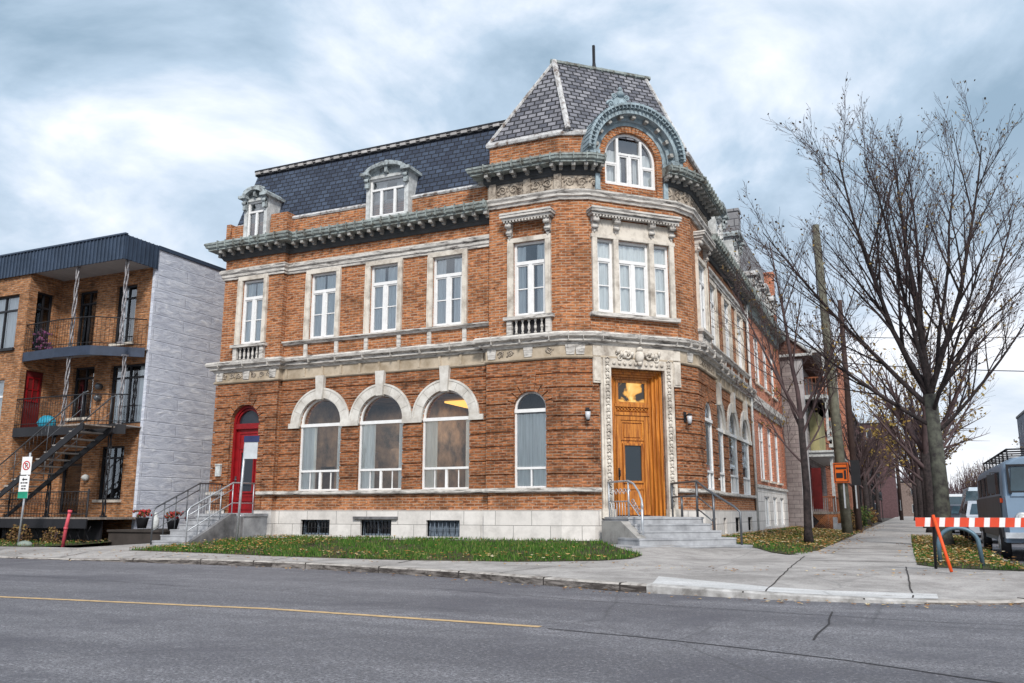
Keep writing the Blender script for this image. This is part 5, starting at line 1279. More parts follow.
# outside stair rising to the first balcony
k = MB(); n = 16
P_ = lambda t: (-25.9 + 5.0 * t, 17.25, .5 + 3.0 * t)
for i in range(n):
    x, y, z = P_((i + 1) / n); k.box(x - .24, x + .03, 16.9, 17.85, z - .035, z)
st_ = k.build('outside_stair', mat('tread_paint', (.42, .39, .36), .8, c2=(.2, .18, .17), scale=5), nb)
k = MB()
for y in (16.88, 17.85): k.prism(lambda u, d, z: Vector((u, y + d, z)), [(-26.15, .28), (-26.0, .28), (-20.85, 3.34), (-20.85, 3.5), (-20.95, 3.5)], -.02, .02)
k.build('stair_stringer', BLACKP, st_)
k = MB()
for y in (16.88, 17.85):
    k.tube([(-26.1, y, 1.25), (-21.0, y, 4.35), (-20.8, y, 4.4)], .02, 6); k.tube([(-26.1, y, .8), (-21.0, y, 3.9)], .009, 5)
    for i in range(0, 17, 4): t = i / 16; k.tube([(-26.1 + 5.1 * t, y, .4 + 3.1 * t), (-26.1 + 5.1 * t, y, 1.25 + 3.15 * t)], .012, 5)
    for i in range(34): t = i / 33; k.tube([(-26.1 + 5.1 * t, y, .8 + 3.15 * t), (-26.1 + 5.1 * t, y, 1.25 + 3.15 * t)], .005, 3)
k.build('stair_railing', RAILM, st_)
for x, z in ((-22.98, 4.95), (-22.98, 4.58)):
    k = MB(); k.lathe((x, YW, z), [(.09, 0), (.1, .05), (.1, .16), (.06, .2)], 12, (0, -1, 0)); k.build('electric_meter', RAILM, nb)
k = MB(); k.lathe((-23.2, YW, 2.1), [(.09, 0), (.11, .1), (.07, .16), (.02, .22)], 12, (0, -1, 0)); k.build('porch_light', OLDWHITE, nb)
k = MB()
for x, z0_ in ((-24.5, 6.0), (-24.75, 6.05)):
    for _ in range(30): k.blob((x + random.uniform(-.22, .22), 18.1 + random.uniform(-.1, .1), z0_ + random.uniform(.1, .7)), random.uniform(.03, .06), (1, 1, 1), 5, 3, .3)
lab(k.build('flowering_plant', mat('purple_flower', (.22, .05, .16), .9, c2=(.04, .05, .03), scale=14, bmp=0), origin=(-24.6, 17.7, 6)), 'purple flowering potted plant at the left end of the top balcony', 'plant')
k = MB(); k.blob((-24.2, 18.25, 3.78), .26, (1.4, .8, .85), 12, 8, .08); lab(k.build('tarp_bundle', mat('teal_tarp', (.03, .33, .48), .5, scale=6, bmp=.5, bscale=9), origin=(-23.9, 17.95, 3.55)), 'teal blue tarpaulin bundle on the middle balcony floor', 'tarpaulin')

# ------------------------------------------------------------------ second brick building along the side street
sx = XR - .2
b2 = empty('brick_building', (sx - 4, 38, .3), 'pinkish brick building with grey slate mansard adjoining the corner building on the side street', 'building')
F2 = frame(sx + .02, 0, 0, 1)
Y0_, Y1_ = YE + .03, 41.9
uw = [(34.6, 36.2), (37.0, 38.4), (39.2, 40.6)]
h2 = [rect(a, b, 2.3, 4.55) for a, b in uw] + [rect(a, b, 6.1, 8.15) for a, b in uw] + [rect(a + .1, b - .1, .5, 1.65) for a, b in uw]
wn = MB(); wall(wn, F2, rect(Y0_, Y1_, 0, 9.5), h2, 0, .25); wn.quad((sx + .02, Y1_, 0), (sx - 8, Y1_, 0), (sx - 8, Y1_, 9.5), (sx + .02, Y1_, 9.5)); wn.build('wall', BRP, b2)
k = MB(); wall(k, F2, rect(Y0_, Y1_ - .02, 0, 1.95), [h for h in h2 if h[0][1] < 1], .07, .1); k.quad(*[F2(u, d, 1.95) for u, d in ((Y0_, .07), (Y1_, .07), (Y1_, 0), (Y0_, 0))]); k.quad(*[F2(u, d, z) for u, d, z in ((Y1_ - .02, .07, 0), (Y1_ - .02, 0, 0), (Y1_ - .02, 0, 1.95), (Y1_ - .02, .07, 1.95))]); k.build('plinth', PLINTH, b2)
k = MB(); pth = [(sx + .02, Y0_), (sx + .02, Y1_)]
sweep(k, pth, [(0, 4.95), (.06, 4.95), (.1, 5.05), (.2, 5.15), (.22, 5.4), (0, 5.45)]); sweep(k, pth, [(0, 1.95), (.13, 1.95), (.13, 2.06), (0, 2.08)]); k.build('belt_cornice', MOLD, b2)
k = MB(); sweep(k, pth, [(0, 8.6), (.1, 8.65), (.12, 8.95), (.4, 9.05), (.45, 9.3), (0, 9.35)]); k.build('main_cornice', COPPER, b2)
for (a, b) in uw:
    for z0_, z1_ in ((2.3, 4.55), (6.1, 8.15)): simple_window(F2, a, b, z0_, z1_, b2, WHITE, GLASSU, -.1, sill=STONE, curt=.9)
    simple_window(F2, a + .1, b - .1, .5, 1.65, b2, WHITE, GLASSU, .0, curt=1.0, tr=0)
k = MB(); k.quad((sx - .1, Y0_ + .3, 9.4), (sx - .1, Y1_, 9.4), (sx - .35, Y1_, 12.55), (sx - .35, Y0_ + .3, 12.55)); k.quad((sx - .35, Y0_, 12.55), (sx - .35, Y1_, 12.55), (sx - 8, Y1_, 12.55), (sx - 8, Y0_, 12.55)); k.build('mansard_roof', GREYW, b2)
k = MB(); k.box(sx - 6, sx - .0, Y0_ - .28, Y0_ + .22, 9.36, 12.6); k.box(sx - 6.02, sx + .03, Y0_ - .31, Y0_ + .25, 12.6, 12.72); k.build('party_wall', GREYW, b2)
k = MB(); k.box(sx - 3, sx + .08, Y1_ - .45, Y1_ + .15, 0, 12.3); k.box(sx - 3.02, sx + .12, Y1_ - .5, Y1_ + .18, 12.3, 12.42); k.build('brick_pier', BRP, b2)
FD2 = frame(sx + .16, 0, 0, 1)
_B = B; B = b2
for c in (34.9, 37.3, 39.6): dormer(FD2, c, .5, 'd', True, -.35, TRIM)
B = _B

# porch house
hs = empty('porch_house', (-7, 49, .3), 'pale house with white canopied front porch and yellow upper wall on the side street', 'house')
fx = -4.35; FH = frame(fx, 0, 0, 1)
k = MB(); hh = [rect(46.4, 47.4, 1.3, 3.4), rect(48.3, 49.8, 1.6, 3.4), rect(47, 48.2, 5.2, 6.9), rect(51, 52.2, 5.2, 6.9), rect(52, 53.4, 1.6, 3.4)]
wall(k, FH, rect(42.1, 56, 0, 8.4), hh, 0, .2); k.quad((fx, 42.1, 0), (fx, 42.1, 8.4), (-11, 42.1, 8.4), (-11, 42.1, 0)); k.quad((fx, 42.1, 8.4), (fx, 56, 8.4), (-11, 56, 8.4), (-11, 42.1, 8.4)); k.build('wall', blockmat('grey_siding', (.32, .28, .27), (.25, .21, .21), (.14, .12, .12), .5, .2, .012, .5, .6), hs)
MB().box(fx, -4.0, 42.12, 42.5, 0, 8.2).build('corner_pilaster', mat('pale_pilaster', (.45, .44, .45), .9, scale=2), hs)
for h in hh: simple_window(FH, h[0][0], h[1][0], h[0][1], h[2][1], hs, WHITE if h[0][1] > 2 else RED, GLASSU, -.08, curt=.7)
k = MB(); k.box(fx, -3.1, 45.2, 55, 3.75, 3.95); k.box(fx, -3.0, 45.1, 55.1, 3.95, 4.05); k.build('porch_canopy', OLDWHITE, hs)
k = MB(); k.box(fx, -3.15, 45.4, 55, .95, 1.07); k.build('porch_floor', PLANK, hs)
for y in (45.5, 50, 54.8): MB().box(-3.3, -3.16, y, y + .14, 1.07, 3.75).build('porch_post', OLDWHITE, hs)
k = MB()
for q in range(14):
    a = q * .1
    k.tube([(-4.3 + a, 45.42, .25), (-4.3 + min(a + .7, 1.15), 45.42, .25 + min(.7, 1.15 - a))], .018, 4); k.tube([(-4.3 + a, 45.44, .95), (-4.3 + min(a + .7, 1.15), 45.44, .95 - min(.7, 1.15 - a))], .018, 4)
for q in range(34): y = 45.5 + q * .28; k.tube([(-3.16, y, .25), (-3.16, y + .7, .95)], .018, 4); k.tube([(-3.14, y + .7, .25), (-3.14, y, .95)], .018, 4)
k.build('porch_lattice', mat('lattice_wood', (.50, .20, .08), .8, scale=6), hs)
k = MB(); k.box(-4.3, -3.2, 45.42, 45.5, 1.75, 1.82)
for q in range(12): k.box(-4.28 + q * .095, -4.25 + q * .095, 45.43, 45.47, 1.07, 1.75)
for q in range(40): k.box(-3.22, -3.19, 45.5 + q * .23, 45.53 + q * .23, 1.07, 1.75)
k.box(-3.24, -3.17, 45.5, 54.9, 1.75, 1.82); k.build('porch_railing', mat('brown_rail', (.28, .10, .05), .7, scale=6), hs)
k = MB(); k.quad((fx, 45.5, 4.06), (fx, 54, 4.06), (fx + .9, 54, 4.06), (fx + .9, 45.5, 4.06)); k.box(fx + .01, fx + .45, 47.5, 51.5, 4.1, 6.2); k.build('upper_porch', mat('yellow_board', (.42, .38, .20), .8, scale=2), hs)
k = MB(); k.box(fx + .01, fx + .85, 45.8, 54.5, 6.65, 6.85)
for q in range(5): k.box(fx + .5, fx + .9, 53.2, 56, 4.3 + q * .45, 4.5 + q * .45)
k.build('upper_porch_slats', OLDWHITE, hs)
MB().box(fx - 2, -3.15, 58.5, 62, 0, 10.2).build('brick_stack', BRP, hs)
for z_, m_ in ((6.75, OLDWHITE), (9.1, OLDWHITE)):
    MB().box(fx, -3.2, 45.2, 55, z_ - .1, z_ + .1).build('balcony', m_, hs)
    for y in (45.4, 48.5, 51.6, 54.7): MB().box(-3.34, -3.22, y, y + .12, z_ - 2.2, z_ - .1).build('balcony_post', m_, hs)
    if z_ < 9:
        k = MB(); k.box(-3.3, -3.24, 45.3, 54.9, z_ + .95, z_ + 1.02); k.box(fx, -3.24, 45.3, 45.36, z_ + .95, z_ + 1.02)
        for q in range(48): k.box(-3.29, -3.25, 45.3 + q * .2, 45.34 + q * .2, z_ + .1, z_ + .95)
        for q in range(6): k.box(fx + .1 + q * .18, fx + .13 + q * .18, 45.3, 45.34, z_ + .1, z_ + .95)
        k.build('balcony_railing', MATS['brown_rail'], hs)
k = MB(); k.prism(lambda u, d, z: Vector((u, 42.0 - d, z)), [(-9.5, 8.4), (-3.6, 8.4), (-5.6, 10.2), (-8.0, 10.6)], 0, -12); k.build('gable_roof', BRD, hs)
k = MB(); k.tube([(-3.55, 41.95, 8.42), (-5.6, 41.95, 10.25)], .09, 4); k.box(-9.5, -3.5, 41.9, 42.0, 8.3, 8.42); k.build('eave_board', OLDWHITE, hs)
k = MB(); k.box(-4.2, -3.75, 45.3, 45.36, 1.2, 3.2); k.build('hanging_curtain', REDD, hs)
k = MB(); k.box(-3.35, -2.6, 45.3, 46.4, 0, .18); k.box(-3.35, -2.9, 45.35, 46.4, .18, .5); k.box(-3.35, -3.16, 45.4, 46.4, .5, .8); k.build('porch_steps', CONC, hs)

def rowhouse(name, x0, xf, y0, y1, h, m, label, bal=True, post=BLACKP, roof=False):
    r_ = empty(name, ((x0 + xf) / 2, (y0 + y1) / 2, .2), label, 'house'); F_ = frame(xf, 0, 0, 1) if xf < 0 else frame(xf, y0 + y1, 0, -1)
    k = MB(); hs_ = []; nf = max(2, int(h / 2.9)); nw = max(2, int((y1 - y0) / 3))
    for f_ in range(nf):
        for q in range(nw): c = y0 + (y1 - y0) * (q + .5) / nw; z = .9 + f_ * h / nf; hs_.append(rect(c - .5, c + .5, z, z + 1.6))
    wall(k, F_, rect(y0, y1, 0, h), hs_, 0, .2)
    k.quad((xf, y0, 0), (xf, y0, h), (x0, y0, h), (x0, y0, 0)); k.quad((xf, y0, h), (xf, y1, h), (x0, y1, h), (x0, y0, h)); k.quad((xf, y1, 0), (xf, y1, h), (x0, y1, h), (x0, y1, 0)); k.build('wall', m, r_)
    for hh_ in hs_: simple_window(F_, hh_[0][0], hh_[1][0], hh_[0][1], hh_[2][1], r_, WHITE, GLASSU, -.08, tr=0)
    k = MB(); k.box(min(x0, xf) - .1, max(x0, xf) + .2, y0 - .1, y1 + .1, h, h + .3); k.build('roof_edge', post, r_)
    # gable end windows towards the camera
    FE = frame(min(x0, xf), y0, 1, 0)
    for f_ in range(nf):
        for q in range(2): u = (.3 + .4 * q) * abs(xf - x0); kk = MB(); bars(kk, FE, u - .48, u + .48, .9 + f_ * h / nf, 2.6 + f_ * h / nf, 0, .06, .08); kk = kk.build('end_window', OLDWHITE, r_); MB().fb(FE, u - .4, u + .4, .0, .03, .98 + f_ * h / nf, 2.52 + f_ * h / nf).build('pane', MATS.get('end_glass') or mat('end_glass', (.05, .06, .08), .1, bmp=0), kk)
    if bal:
        s_ = 1 if xf < 0 else -1
        for f_ in range(1, nf + 1):
            z = f_ * h / nf; k = MB(); a, b = sorted((xf, xf + s_ * 1.2)); k.box(a, b, y0 + .3, y1 - .3, z - .2, z - .02)
            if f_ < nf:
                k.tube([(xf + s_ * 1.15, y0 + .3, z + .9), (xf + s_ * 1.15, y1 - .3, z + .9)], .03, 4)
                q = y0 + .3
                while q < y1 - .3: k.tube([(xf + s_ * 1.15, q, z), (xf + s_ * 1.15, q, z + .9)], .02, 3); q += .3
            k.build('balcony', post, r_)
        for q in (y0 + .4, (y0 + y1) / 2, y1 - .4): MB().box(xf + s_ * 1.05 - .06, xf + s_ * 1.05 + .06, q - .06, q + .06, 0, h).build('balcony_post', post, r_)
    return r_
rowhouse('row_house', -12, -4.3, 64, 82, 8.4, BRD, 'dark brick row house with deep black balconies behind the brown pole')
rowhouse('row_house', -12, -4.4, 83, 104, 8.0, mat('brown_wall', (.2, .13, .11), .9), 'brown row house with balconies, second after the porch house')
rowhouse('row_house', -12, -4.4, 106, 140, 8.8, BRD, 'long dark brick row house farthest along the left of the side street')
rowhouse('apartment_house', -14, -1.6, 172, 190, 17, mat('mauve_brick', (.13, .075, .08), .9), 'mauve brown apartment house closing the view at the end of the side street', False)
rowhouse('white_house', 16, 9.8, 92, 104, 3.6, mat('white_wall', (.55, .56, .6), .9), 'low white house on the far right side of the side street', False)
rowhouse('grey_block', 26, 15.2, 118, 140, 14.0, mat('grey_wall', (.2, .22, .26), .9), 'tall blue grey block partly hidden by branches at the right edge', False)
rowhouse('row_house', 20, 11.5, 56, 76, 6.5, BRD, 'dark low brick house behind the parked camper at the right edge', False)

# ------------------------------------------------------------------ trees
def grow(tw, p, d, length, r, lvl, spread, up=.25, r0_=True):
    """one branch, recursively; thick ones into tw[0], thin ones into tw[1]"""
    n = 7 if lvl == 1 else 5 if lvl == 2 else 3; pts = [p.copy()]; dd = d.normalized(); q = p.copy()
    wob = .045 if lvl < 3 else .09
    for i in range(n):
        dd = (dd + Vector((random.gauss(0, wob), random.gauss(0, wob), random.gauss(0, wob * .6) + up * (.34 if lvl == 1 else .12)))).normalized()
        q = q + dd * length / n; pts.append(q.copy())
    rs_ = [max(.004, r * (1 - .82 * i / n)) for i in range(n + 1)]
    tw[0 if lvl < 3 else 1].tube(pts, rs_, 7 if lvl < 2 else 5 if lvl == 2 else 3, cap=False)
    if lvl >= tw[3]: tw[2] += pts[2:]
    if lvl >= tw[3]: return
    k = {1: 11, 2: 7, 3: 5, 4: 3}[lvl] if r0_ else {1: 9, 2: 7, 3: 3}[lvl] if tw[3] > 3 else {1: 9, 2: 8}[lvl]
    for i in range(k):
        t = .16 + .82 * (i + random.random() * .7) / k; j = min(n - 1, int(t * n)); f = t * n - j; bp = pts[j].lerp(pts[j + 1], f)
        ax = (pts[j + 1] - pts[j]).normalized(); a = random.uniform(0, 2 * PI); o_ = ax.orthogonal().normalized(); o_.rotate(Matrix.Rotation(a, 3, ax))
        sp = math.radians(random.uniform(*spread)); nd = ax * math.cos(sp) + o_ * math.sin(sp); nd.z += up * .7; nd.normalize()
        grow(tw, bp, nd, length * random.uniform(.34, .52) * (1.15 - .5 * t), max(.0045, rs_[j] * .55), lvl + 1, spread, up, r0_)
def tree(name, base, trunk_h, r, limbs, label, depth=4, leaves=0, bark=BARK, lm=None, spread=(22, 48), group=None, seed=1, lean=(0, 0)):
    random.seed(seed); e_ = empty(name, base, label, 'tree', group); tw = [MB(), MB(), [], depth]; b = Vector(base)
    top = b + Vector((lean[0], lean[1], trunk_h)); pts = [b - Vector((0, 0, .1)), b + Vector((0, 0, .25)), b.lerp(top, .4) + Vector((.03, 0, 0)), top]
    tr_ = MB(); tr_.tube(pts, [r * 1.5, r * 1.08, r, r * .85], 12)
    for (hf, az_, el_, ln, rf) in limbs:
        az_ = math.radians(az_); el_ = math.radians(el_); p = b.lerp(top, hf); d = Vector((math.cos(az_) * math.cos(el_), math.sin(az_) * math.cos(el_), math.sin(el_)))
        grow(tw, p, d, ln, r * rf, 1, spread, .25, r > .15)
    tr_.v += []; o = tr_.build('trunk', bark, e_, uv=False)
    tw[0].build('limbs', TWIG if bark is BARK else BARK, e_, uv=False); tw[1].build('twigs', TWIG, e_, uv=False)
    if leaves:
        k = MB()
        for _ in range(leaves):
            p = random.choice(tw[2]) + Vector((random.gauss(0, .06), random.gauss(0, .06), random.gauss(0, .06))); s_ = random.uniform(.03, .06) * (1 if depth > 3 else 2.2)
            u = Vector((random.gauss(0, 1), random.gauss(0, 1), random.gauss(0, 1))).normalized(); v = u.orthogonal().normalized(); k.add([p + u * s_, p + v * s_ * .6, p - u * s_, p - v * s_ * .6], [(0, 1, 2, 3)])
        k.build('leaves', lm, e_, uv=False)
    return e_
YLEAF = vcolmat('yellow_leaf', [(0, (.10, .065, .02)), (.5, (.22, .14, .04)), (1, (.33, .25, .08))])
BUD = vcolmat('bud_leaf', [(0, (.05, .035, .03)), (.8, (.10, .07, .04)), (1, (.28, .2, .07))])
tree('street_tree', (.80, 25.0, .2), 3.9, .19, [(1, 90, 87, 7.0, .50), (1, 200, 60, 7.0, .42), (1, 335, 66, 6.6, .42), (.98, 120, 76, 6.9, .38), (.97, 250, 70, 6.6, .36), (.93, 15, 54, 6.0, .36), (.9, 176, 44, 6.9, .38), (.86, 300, 46, 5.0, .30), (.78, 192, 32, 5.4, .32), (.72, 350, 36, 4.4, .28), (.96, 20, 72, 6.8, .34), (.95, 172, 62, 7.2, .36), (.8, 80, 45, 4.2, .25)],
     'tall bare maple with ridged grey green trunk on the grass verge behind the barrier', 4, 2600, BARKG, BUD, (20, 42), seed=11)
tree('street_tree', (-2.5, 25.0, .3), 3.3, .10, [(1, 90, 84, 5.4, .7), (1, 195, 62, 4.4, .45), (1, 10, 58, 4.4, .45), (.9, 150, 66, 4.4, .4), (.85, 330, 55, 3.8, .4), (.7, 20, 45, 2.8, .32), (.62, 180, 42, 2.5, .32)],
     'slender bare young tree in the leaf strewn lawn beside the corner building', 4, 200, BARK, YLEAF, (22, 46), seed=5)
far = [(-2.75, 55, 3.0, .16, 'thin bare tree between the porch house steps and the pavement', 200, 0), (-2.8, 79, 3.0, .18, 'bare tree in front of the second row house', 300, 'y'), (.9, 40, 3.4, .22, 'bare street tree directly behind the tall maple', 900, 'y'), (1.0, 52, 3.2, .24, 'bare street tree with yellow leaves, third along the verge', 2600, 'y'), (.9, 70, 3.5, .25, 'yellowing street tree fourth along the verge', 3200, 'y'), (-2.6, 66, 3.2, .2, 'thin bare tree in front of the dark row house', 300, 0), (-2.6, 92, 3.2, .2, 'bare tree beside the pavement far down the side street', 600, 'y'), (.8, 95, 4, .25, 'bare tree far down the verge before the mauve house', 900, 'y')]
for i, (x, y, th_, rr, lb, lv_, lk) in enumerate(far):
    tree('street_tree', (x, y, .2), th_, rr, [(1, 90, 80, 5.5, .6), (1, 190, 52, 5.0, .55), (1, 350, 52, 5.0, .55), (.9, 120, 55, 4.8, .5), (.9, 270, 58, 5, .5), (.8, 40, 40, 4.0, .4), (.75, 210, 36, 3.8, .4)], lb, 3, lv_ // 3, BARK, YLEAF, (22, 52), seed=30 + i)
for i, (x, y, h) in enumerate([(9.5, 62, 4.0), (12.5, 84, 5.0), (10.2, 112, 4.6), (13.5, 48, 4.5), (17, 100, 5), (10.4, 150, 5), (3.2, 165, 5), (11, 140, 5)]):
    tree('background_tree', (x, y, 0), 2.2, .22, [(1, 90, 80, h, .6), (1, 190, 45, h, .55), (1, 350, 45, h, .55), (.9, 120, 50, h, .5), (.9, 270, 50, h, .5), (.8, 40, 34, h * .8, .4), (.75, 210, 30, h * .8, .4)],
         ['bushy purple brown bare tree above the parked camper', 'wide bare tree right of the low white house', 'mauve bare tree left of the low white house', 'bare tree at the right edge behind the camper roof', 'bare tree in front of the grey block', 'hazy bare tree at the far end of the side street, right half', 'hazy bare tree in the middle of the street end', 'distant bare tree between white house and grey block'][i], 3, 500, BARK, BUD, (28, 60), seed=60 + i)
random.seed(99)

# ------------------------------------------------------------------ poles, wires, signs
def pole(name, base, top, r, m, label, arms=False):
    e_ = empty(name, base, label, 'pole'); k = MB(); b, t = Vector(base), Vector(top); k.tube([b - Vector((0, 0, .1)), b.lerp(t, .5), t], [r * 1.1, r, r * .75], 10); k.build('pole_shaft', m, e_)
    if arms:
        k = MB(); z = t.z - .6; k.box(t.x - 1.0, t.x + 1.0, t.y - .06, t.y + .06, z, z + .12)
        for q in (-.9, -.4, .4, .9): k.lathe((t.x + q, t.y, z + .12), [(.04, 0), (.05, .08), (.02, .14)], 6)
        k.build('crossarm', m, e_)
    k = MB(); k.box(b.x - .03, b.x + .03, b.y - r * 1.2, b.y - r * 1.05, 1.2, 2.3); k.build('cable_guard', GALV, e_)
    return e_
pole('utility_pole', (-2.25, 37.5, .15), (-2.62, 37.5, 13.2), .19, POLEW, 'greenish grey wooden utility pole carrying the orange sign')
pole('utility_pole', (-1.98, 41.0, .15), (-2.05, 41.0, 10.6), .13, POLEB, 'thin dark brown pole beside the pavement, right of the green grey pole')
pole('utility_pole', (-.6, 100, 0), (-.6, 100, 12.5), .17, POLEB, 'distant pole with cross arm above the far left roofs', True)
k = MB(); e_ = empty('orange_sign', (-2.3, 37.2, 2.2), 'square orange roadworks sign strapped to the utility pole', 'sign')
k.box(-2.60, -2.02, 37.22, 37.25, 2.2, 3.0); k.build('sign_panel', mat('sign_orange', (.62, .12, .012), .5, var=.1, bmp=0), e_)
k = MB(); bars(k, WF, -2.57, -2.05, 2.23, 2.97, 37.205, 37.22, .03); k.box(-2.5, -2.1, 37.2, 37.215, 2.75, 2.82); k.box(-2.5, -2.25, 37.2, 37.215, 2.4, 2.6); k.box(-2.2, -2.12, 37.2, 37.215, 2.35, 2.7); k.build('sign_marks', BLACKP, e_)
k = MB(); k.box(-1.95, -1.6, 37.3, 37.34, 2.1, 3.1); lab(k.build('pole_notice', BLACKP, origin=(-1.8, 37.3, 2.1)), 'dark notice board edge just right of the orange sign', 'sign')
pole('utility_pole', (16, 41.5, .14), (16, 41.5, 9.4), .15, POLEB, 'wooden pole across the side street where the cables end')
def cable(pts, r, label):
    k = MB(); 
    for a, b, sag in pts:
        a, b = Vector(a), Vector(b); k.tube([a.lerp(b, t) - Vector((0, 0, sag * 4 * t * (1 - t))) for t in [i / 12 for i in range(13)]], r, 4)
    return lab(k.build('overhead_cable', BLACKP, uv=False, origin=pts[0][0]), label, 'cable')
cable([((-2.5, 37.5, 8.3), (16, 41.5, 8.6), .5)], .018, 'upper black cable crossing the side street behind the maple')
cable([((-2.5, 37.5, 7.2), (16, 41.5, 6.5), .4)], .022, 'lower black cable crossing the side street above the camper')
cable([((-2.6, 37.5, 12.0), (-.6, 100, 11.8), 1.2)], .02, 'cable running from the grey green pole down the side street')
for a_, b_, sg_, lb in (((-2.6, 37.5, 11.4), (-.6, 100, 11.2), 1.4, 'second cable down the side street, below the topmost one'), ((-2.55, 37.5, 10.2), (-3.2, 52, 8.6), .3, 'short service wire from the grey green pole to the porch house'), ((-2.5, 37.5, 6.4), (-4.4, 66, 7.2), .5, 'low sagging wire from the grey green pole to the dark row house')): cable([(a_, b_, sg_)], .018, lb)
cable([((-2.6, 37.5, 9.0), (XR, 31, 7.6), .2)], .012, 'service wire from the pole to the corner building')

# back of a small sign on the front lawn
e_ = empty('sign_post', (-15.9, 17.75, .22), 'leaning grey post with blank pale sign back in front of the red door', 'sign')
k = MB(); k.tube([(-15.9, 17.75, .1), (-15.78, 17.75, 3.0)], .032, 8); k.build('post', GALV, e_)
k = MB(); F_ = frame(-15.76, 17.70, .95, .3); k.fb(F_, 0.0, .36, .0, .012, 2.42, 2.98); k.build('sign_back', mat('sign_grey', (.55, .58, .62), .5, var=.2, bmp=0), e_)
k = MB(); k.fb(F_, -.02, .40, .014, .03, 2.86, 3.02); k.build('sign_bracket', mat('sign_blue', (.03, .04, .12), .5, bmp=0), e_)
# parking sign
px, py = -22.1, 16.2
e_ = empty('parking_sign', (px, py, .2), 'white no parking sign with green foot on a thin post at the left', 'sign')
k = MB(); k.tube([(px, py, .1), (px + .1, py, 2.66)], .028, 8); k.build('post', GALV, e_)
FP = frame(px - .16, py - .05, 1, .12)
k = MB(); k.fb(FP, .03, .37, 0, .01, 2.06, 2.55); k.fb(FP, 0.01, .35, 0, .01, 1.42, 2.03); o = k.build('sign_plate', WHITE, e_)
k = MB(); k.fb(FP, 0.01, .35, .011, .014, 1.42, 1.60); k.build('green_band', mat('sign_green', (.02, .32, .2), .5, bmp=0), o)
k = MB(); ring(k, FP, .2, 2.31, .10, .13, .011, .014, 0, 2 * PI, 20); k.prism(FP, [(.11, 2.39), (.13, 2.41), (.29, 2.23), (.27, 2.21)], .0145, .016); k.build('no_parking_ring', mat('sign_red', (.55, .03, .03), .5, bmp=0), o)
def text(s_, F_, u, z, size, m, parent, name='lettering'):
    c = bpy.data.curves.new(name, 'FONT'); c.body = s_; c.size = size; c.extrude = .001; c.align_x = 'CENTER'; ob = bpy.data.objects.new('tmp', c); COL.objects.link(ob)
    dg = bpy.context.evaluated_depsgraph_get(); me = bpy.data.meshes.new_from_object(ob.evaluated_get(dg)); bpy.data.objects.remove(ob)
    k = MB(); k.add([F_(u + v.co.x, .014 + v.co.z, z + v.co.y) for v in me.vertices], [tuple(p.vertices) for p in me.polygons]); return k.build(name, m, parent, uv=False)
text('P', FP, .2, 2.24, .2, BLACKP, o)
k = MB(); k.prism(FP, [(.1, 1.93), (.16, 1.98), (.16, 1.945), (.28, 1.945), (.28, 1.915), (.16, 1.915), (.16, 1.88)], .011, .014); k.build('arrow', BLACKP, o)
k = MB()
for z, ws in ((1.82, (.07, .05, .08)), (1.735, (.05, .09)), (1.66, (.08, .06))):
    u = .18 - (sum(ws) + .02 * (len(ws) - 1)) / 2
    for w_ in ws: k.fb(FP, u, u + w_, .011, .014, z, z + .035); u += w_ + .02
k.build('small_print', BLACKP, o)
# stake, rock, planter
k = MB(); k.tube([(-20.3, 16.15, .1), (-20.23, 16.15, .7), (-20.15, 16.15, 1.06)], [.045, .045, .04], 8); k.tube([(-20.25, 16.15, .60), (-20.24, 16.15, .66)], .055, 8); k.tube([(-20.155, 16.15, 1.03), (-20.145, 16.15, 1.1)], .055, 8)
lab(k.build('marker_stake', mat('pink_paint', (.62, .09, .12), .5, bmp=0), origin=(-20.3, 16.15, .15)), 'leaning pinkish red marker stake in the grass at the left', 'stake')
k = MB(); k.blob((-21.5, 15.95, .2), .17, (1.5, .9, .6), 10, 7, .1); lab(k.build('stone', mat('grey_rock', (.25, .30, .26), .9, scale=5), origin=(-21.5, 15.95, .15)), 'grey green rock in the grass by the parking sign post', 'rock')
FLR = mat('red_flower', (.40, .03, .04), .9, c2=(.05, .06, .02), scale=16, thr=(.45, .55), bmp=0)
for x, y, z, lb in ((-19.75, 18.2, .9, 'left of two pots of red flowers by the side stair'), (-19.0, 18.6, .85, 'right of two pots of red flowers by the side stair')):
    e_ = empty('flower_pot', (x, y, z - .3), lb, 'flower pot', 'red flower pots by the side stair'); k = MB(); k.lathe((x, y, z - .3), [(.12, 0), (.17, .25), (.19, .3), (.15, .28)], 12); k.build('pot', BLACKP, e_)
    k = MB()
    for _ in range(40): k.blob((x + random.gauss(0, .15), y + random.gauss(0, .12), z + .08 + random.uniform(-.05, .12)), random.uniform(.03, .055), (1, 1, 1), 5, 3, .3)
    k.build('blooms', FLR, e_)
k = MB(); k.box(-20.8, -18.7, 18.0, 19.9, .1, .5); k.box(-20.82, -18.68, 17.95, 19.9, .5, .56); lab(k.build('side_terrace', mat('dark_plank', (.06, .05, .045), .9), origin=(-20, 19, .1)), 'low dark wooden terrace between the grey side wall and the stair', 'terrace')
k = MB(); k.lathe((-19.35, 18.3, .56), [(.08, 0), (.1, .15), (.1, .3), (.05, .36), (.06, .42), (.03, .48)], 12); lab(k.build('garden_lantern', OLDWHITE, origin=(-19.35, 18.3, .6)), 'small white garden lantern on the terrace between two red flower pots', 'lantern')

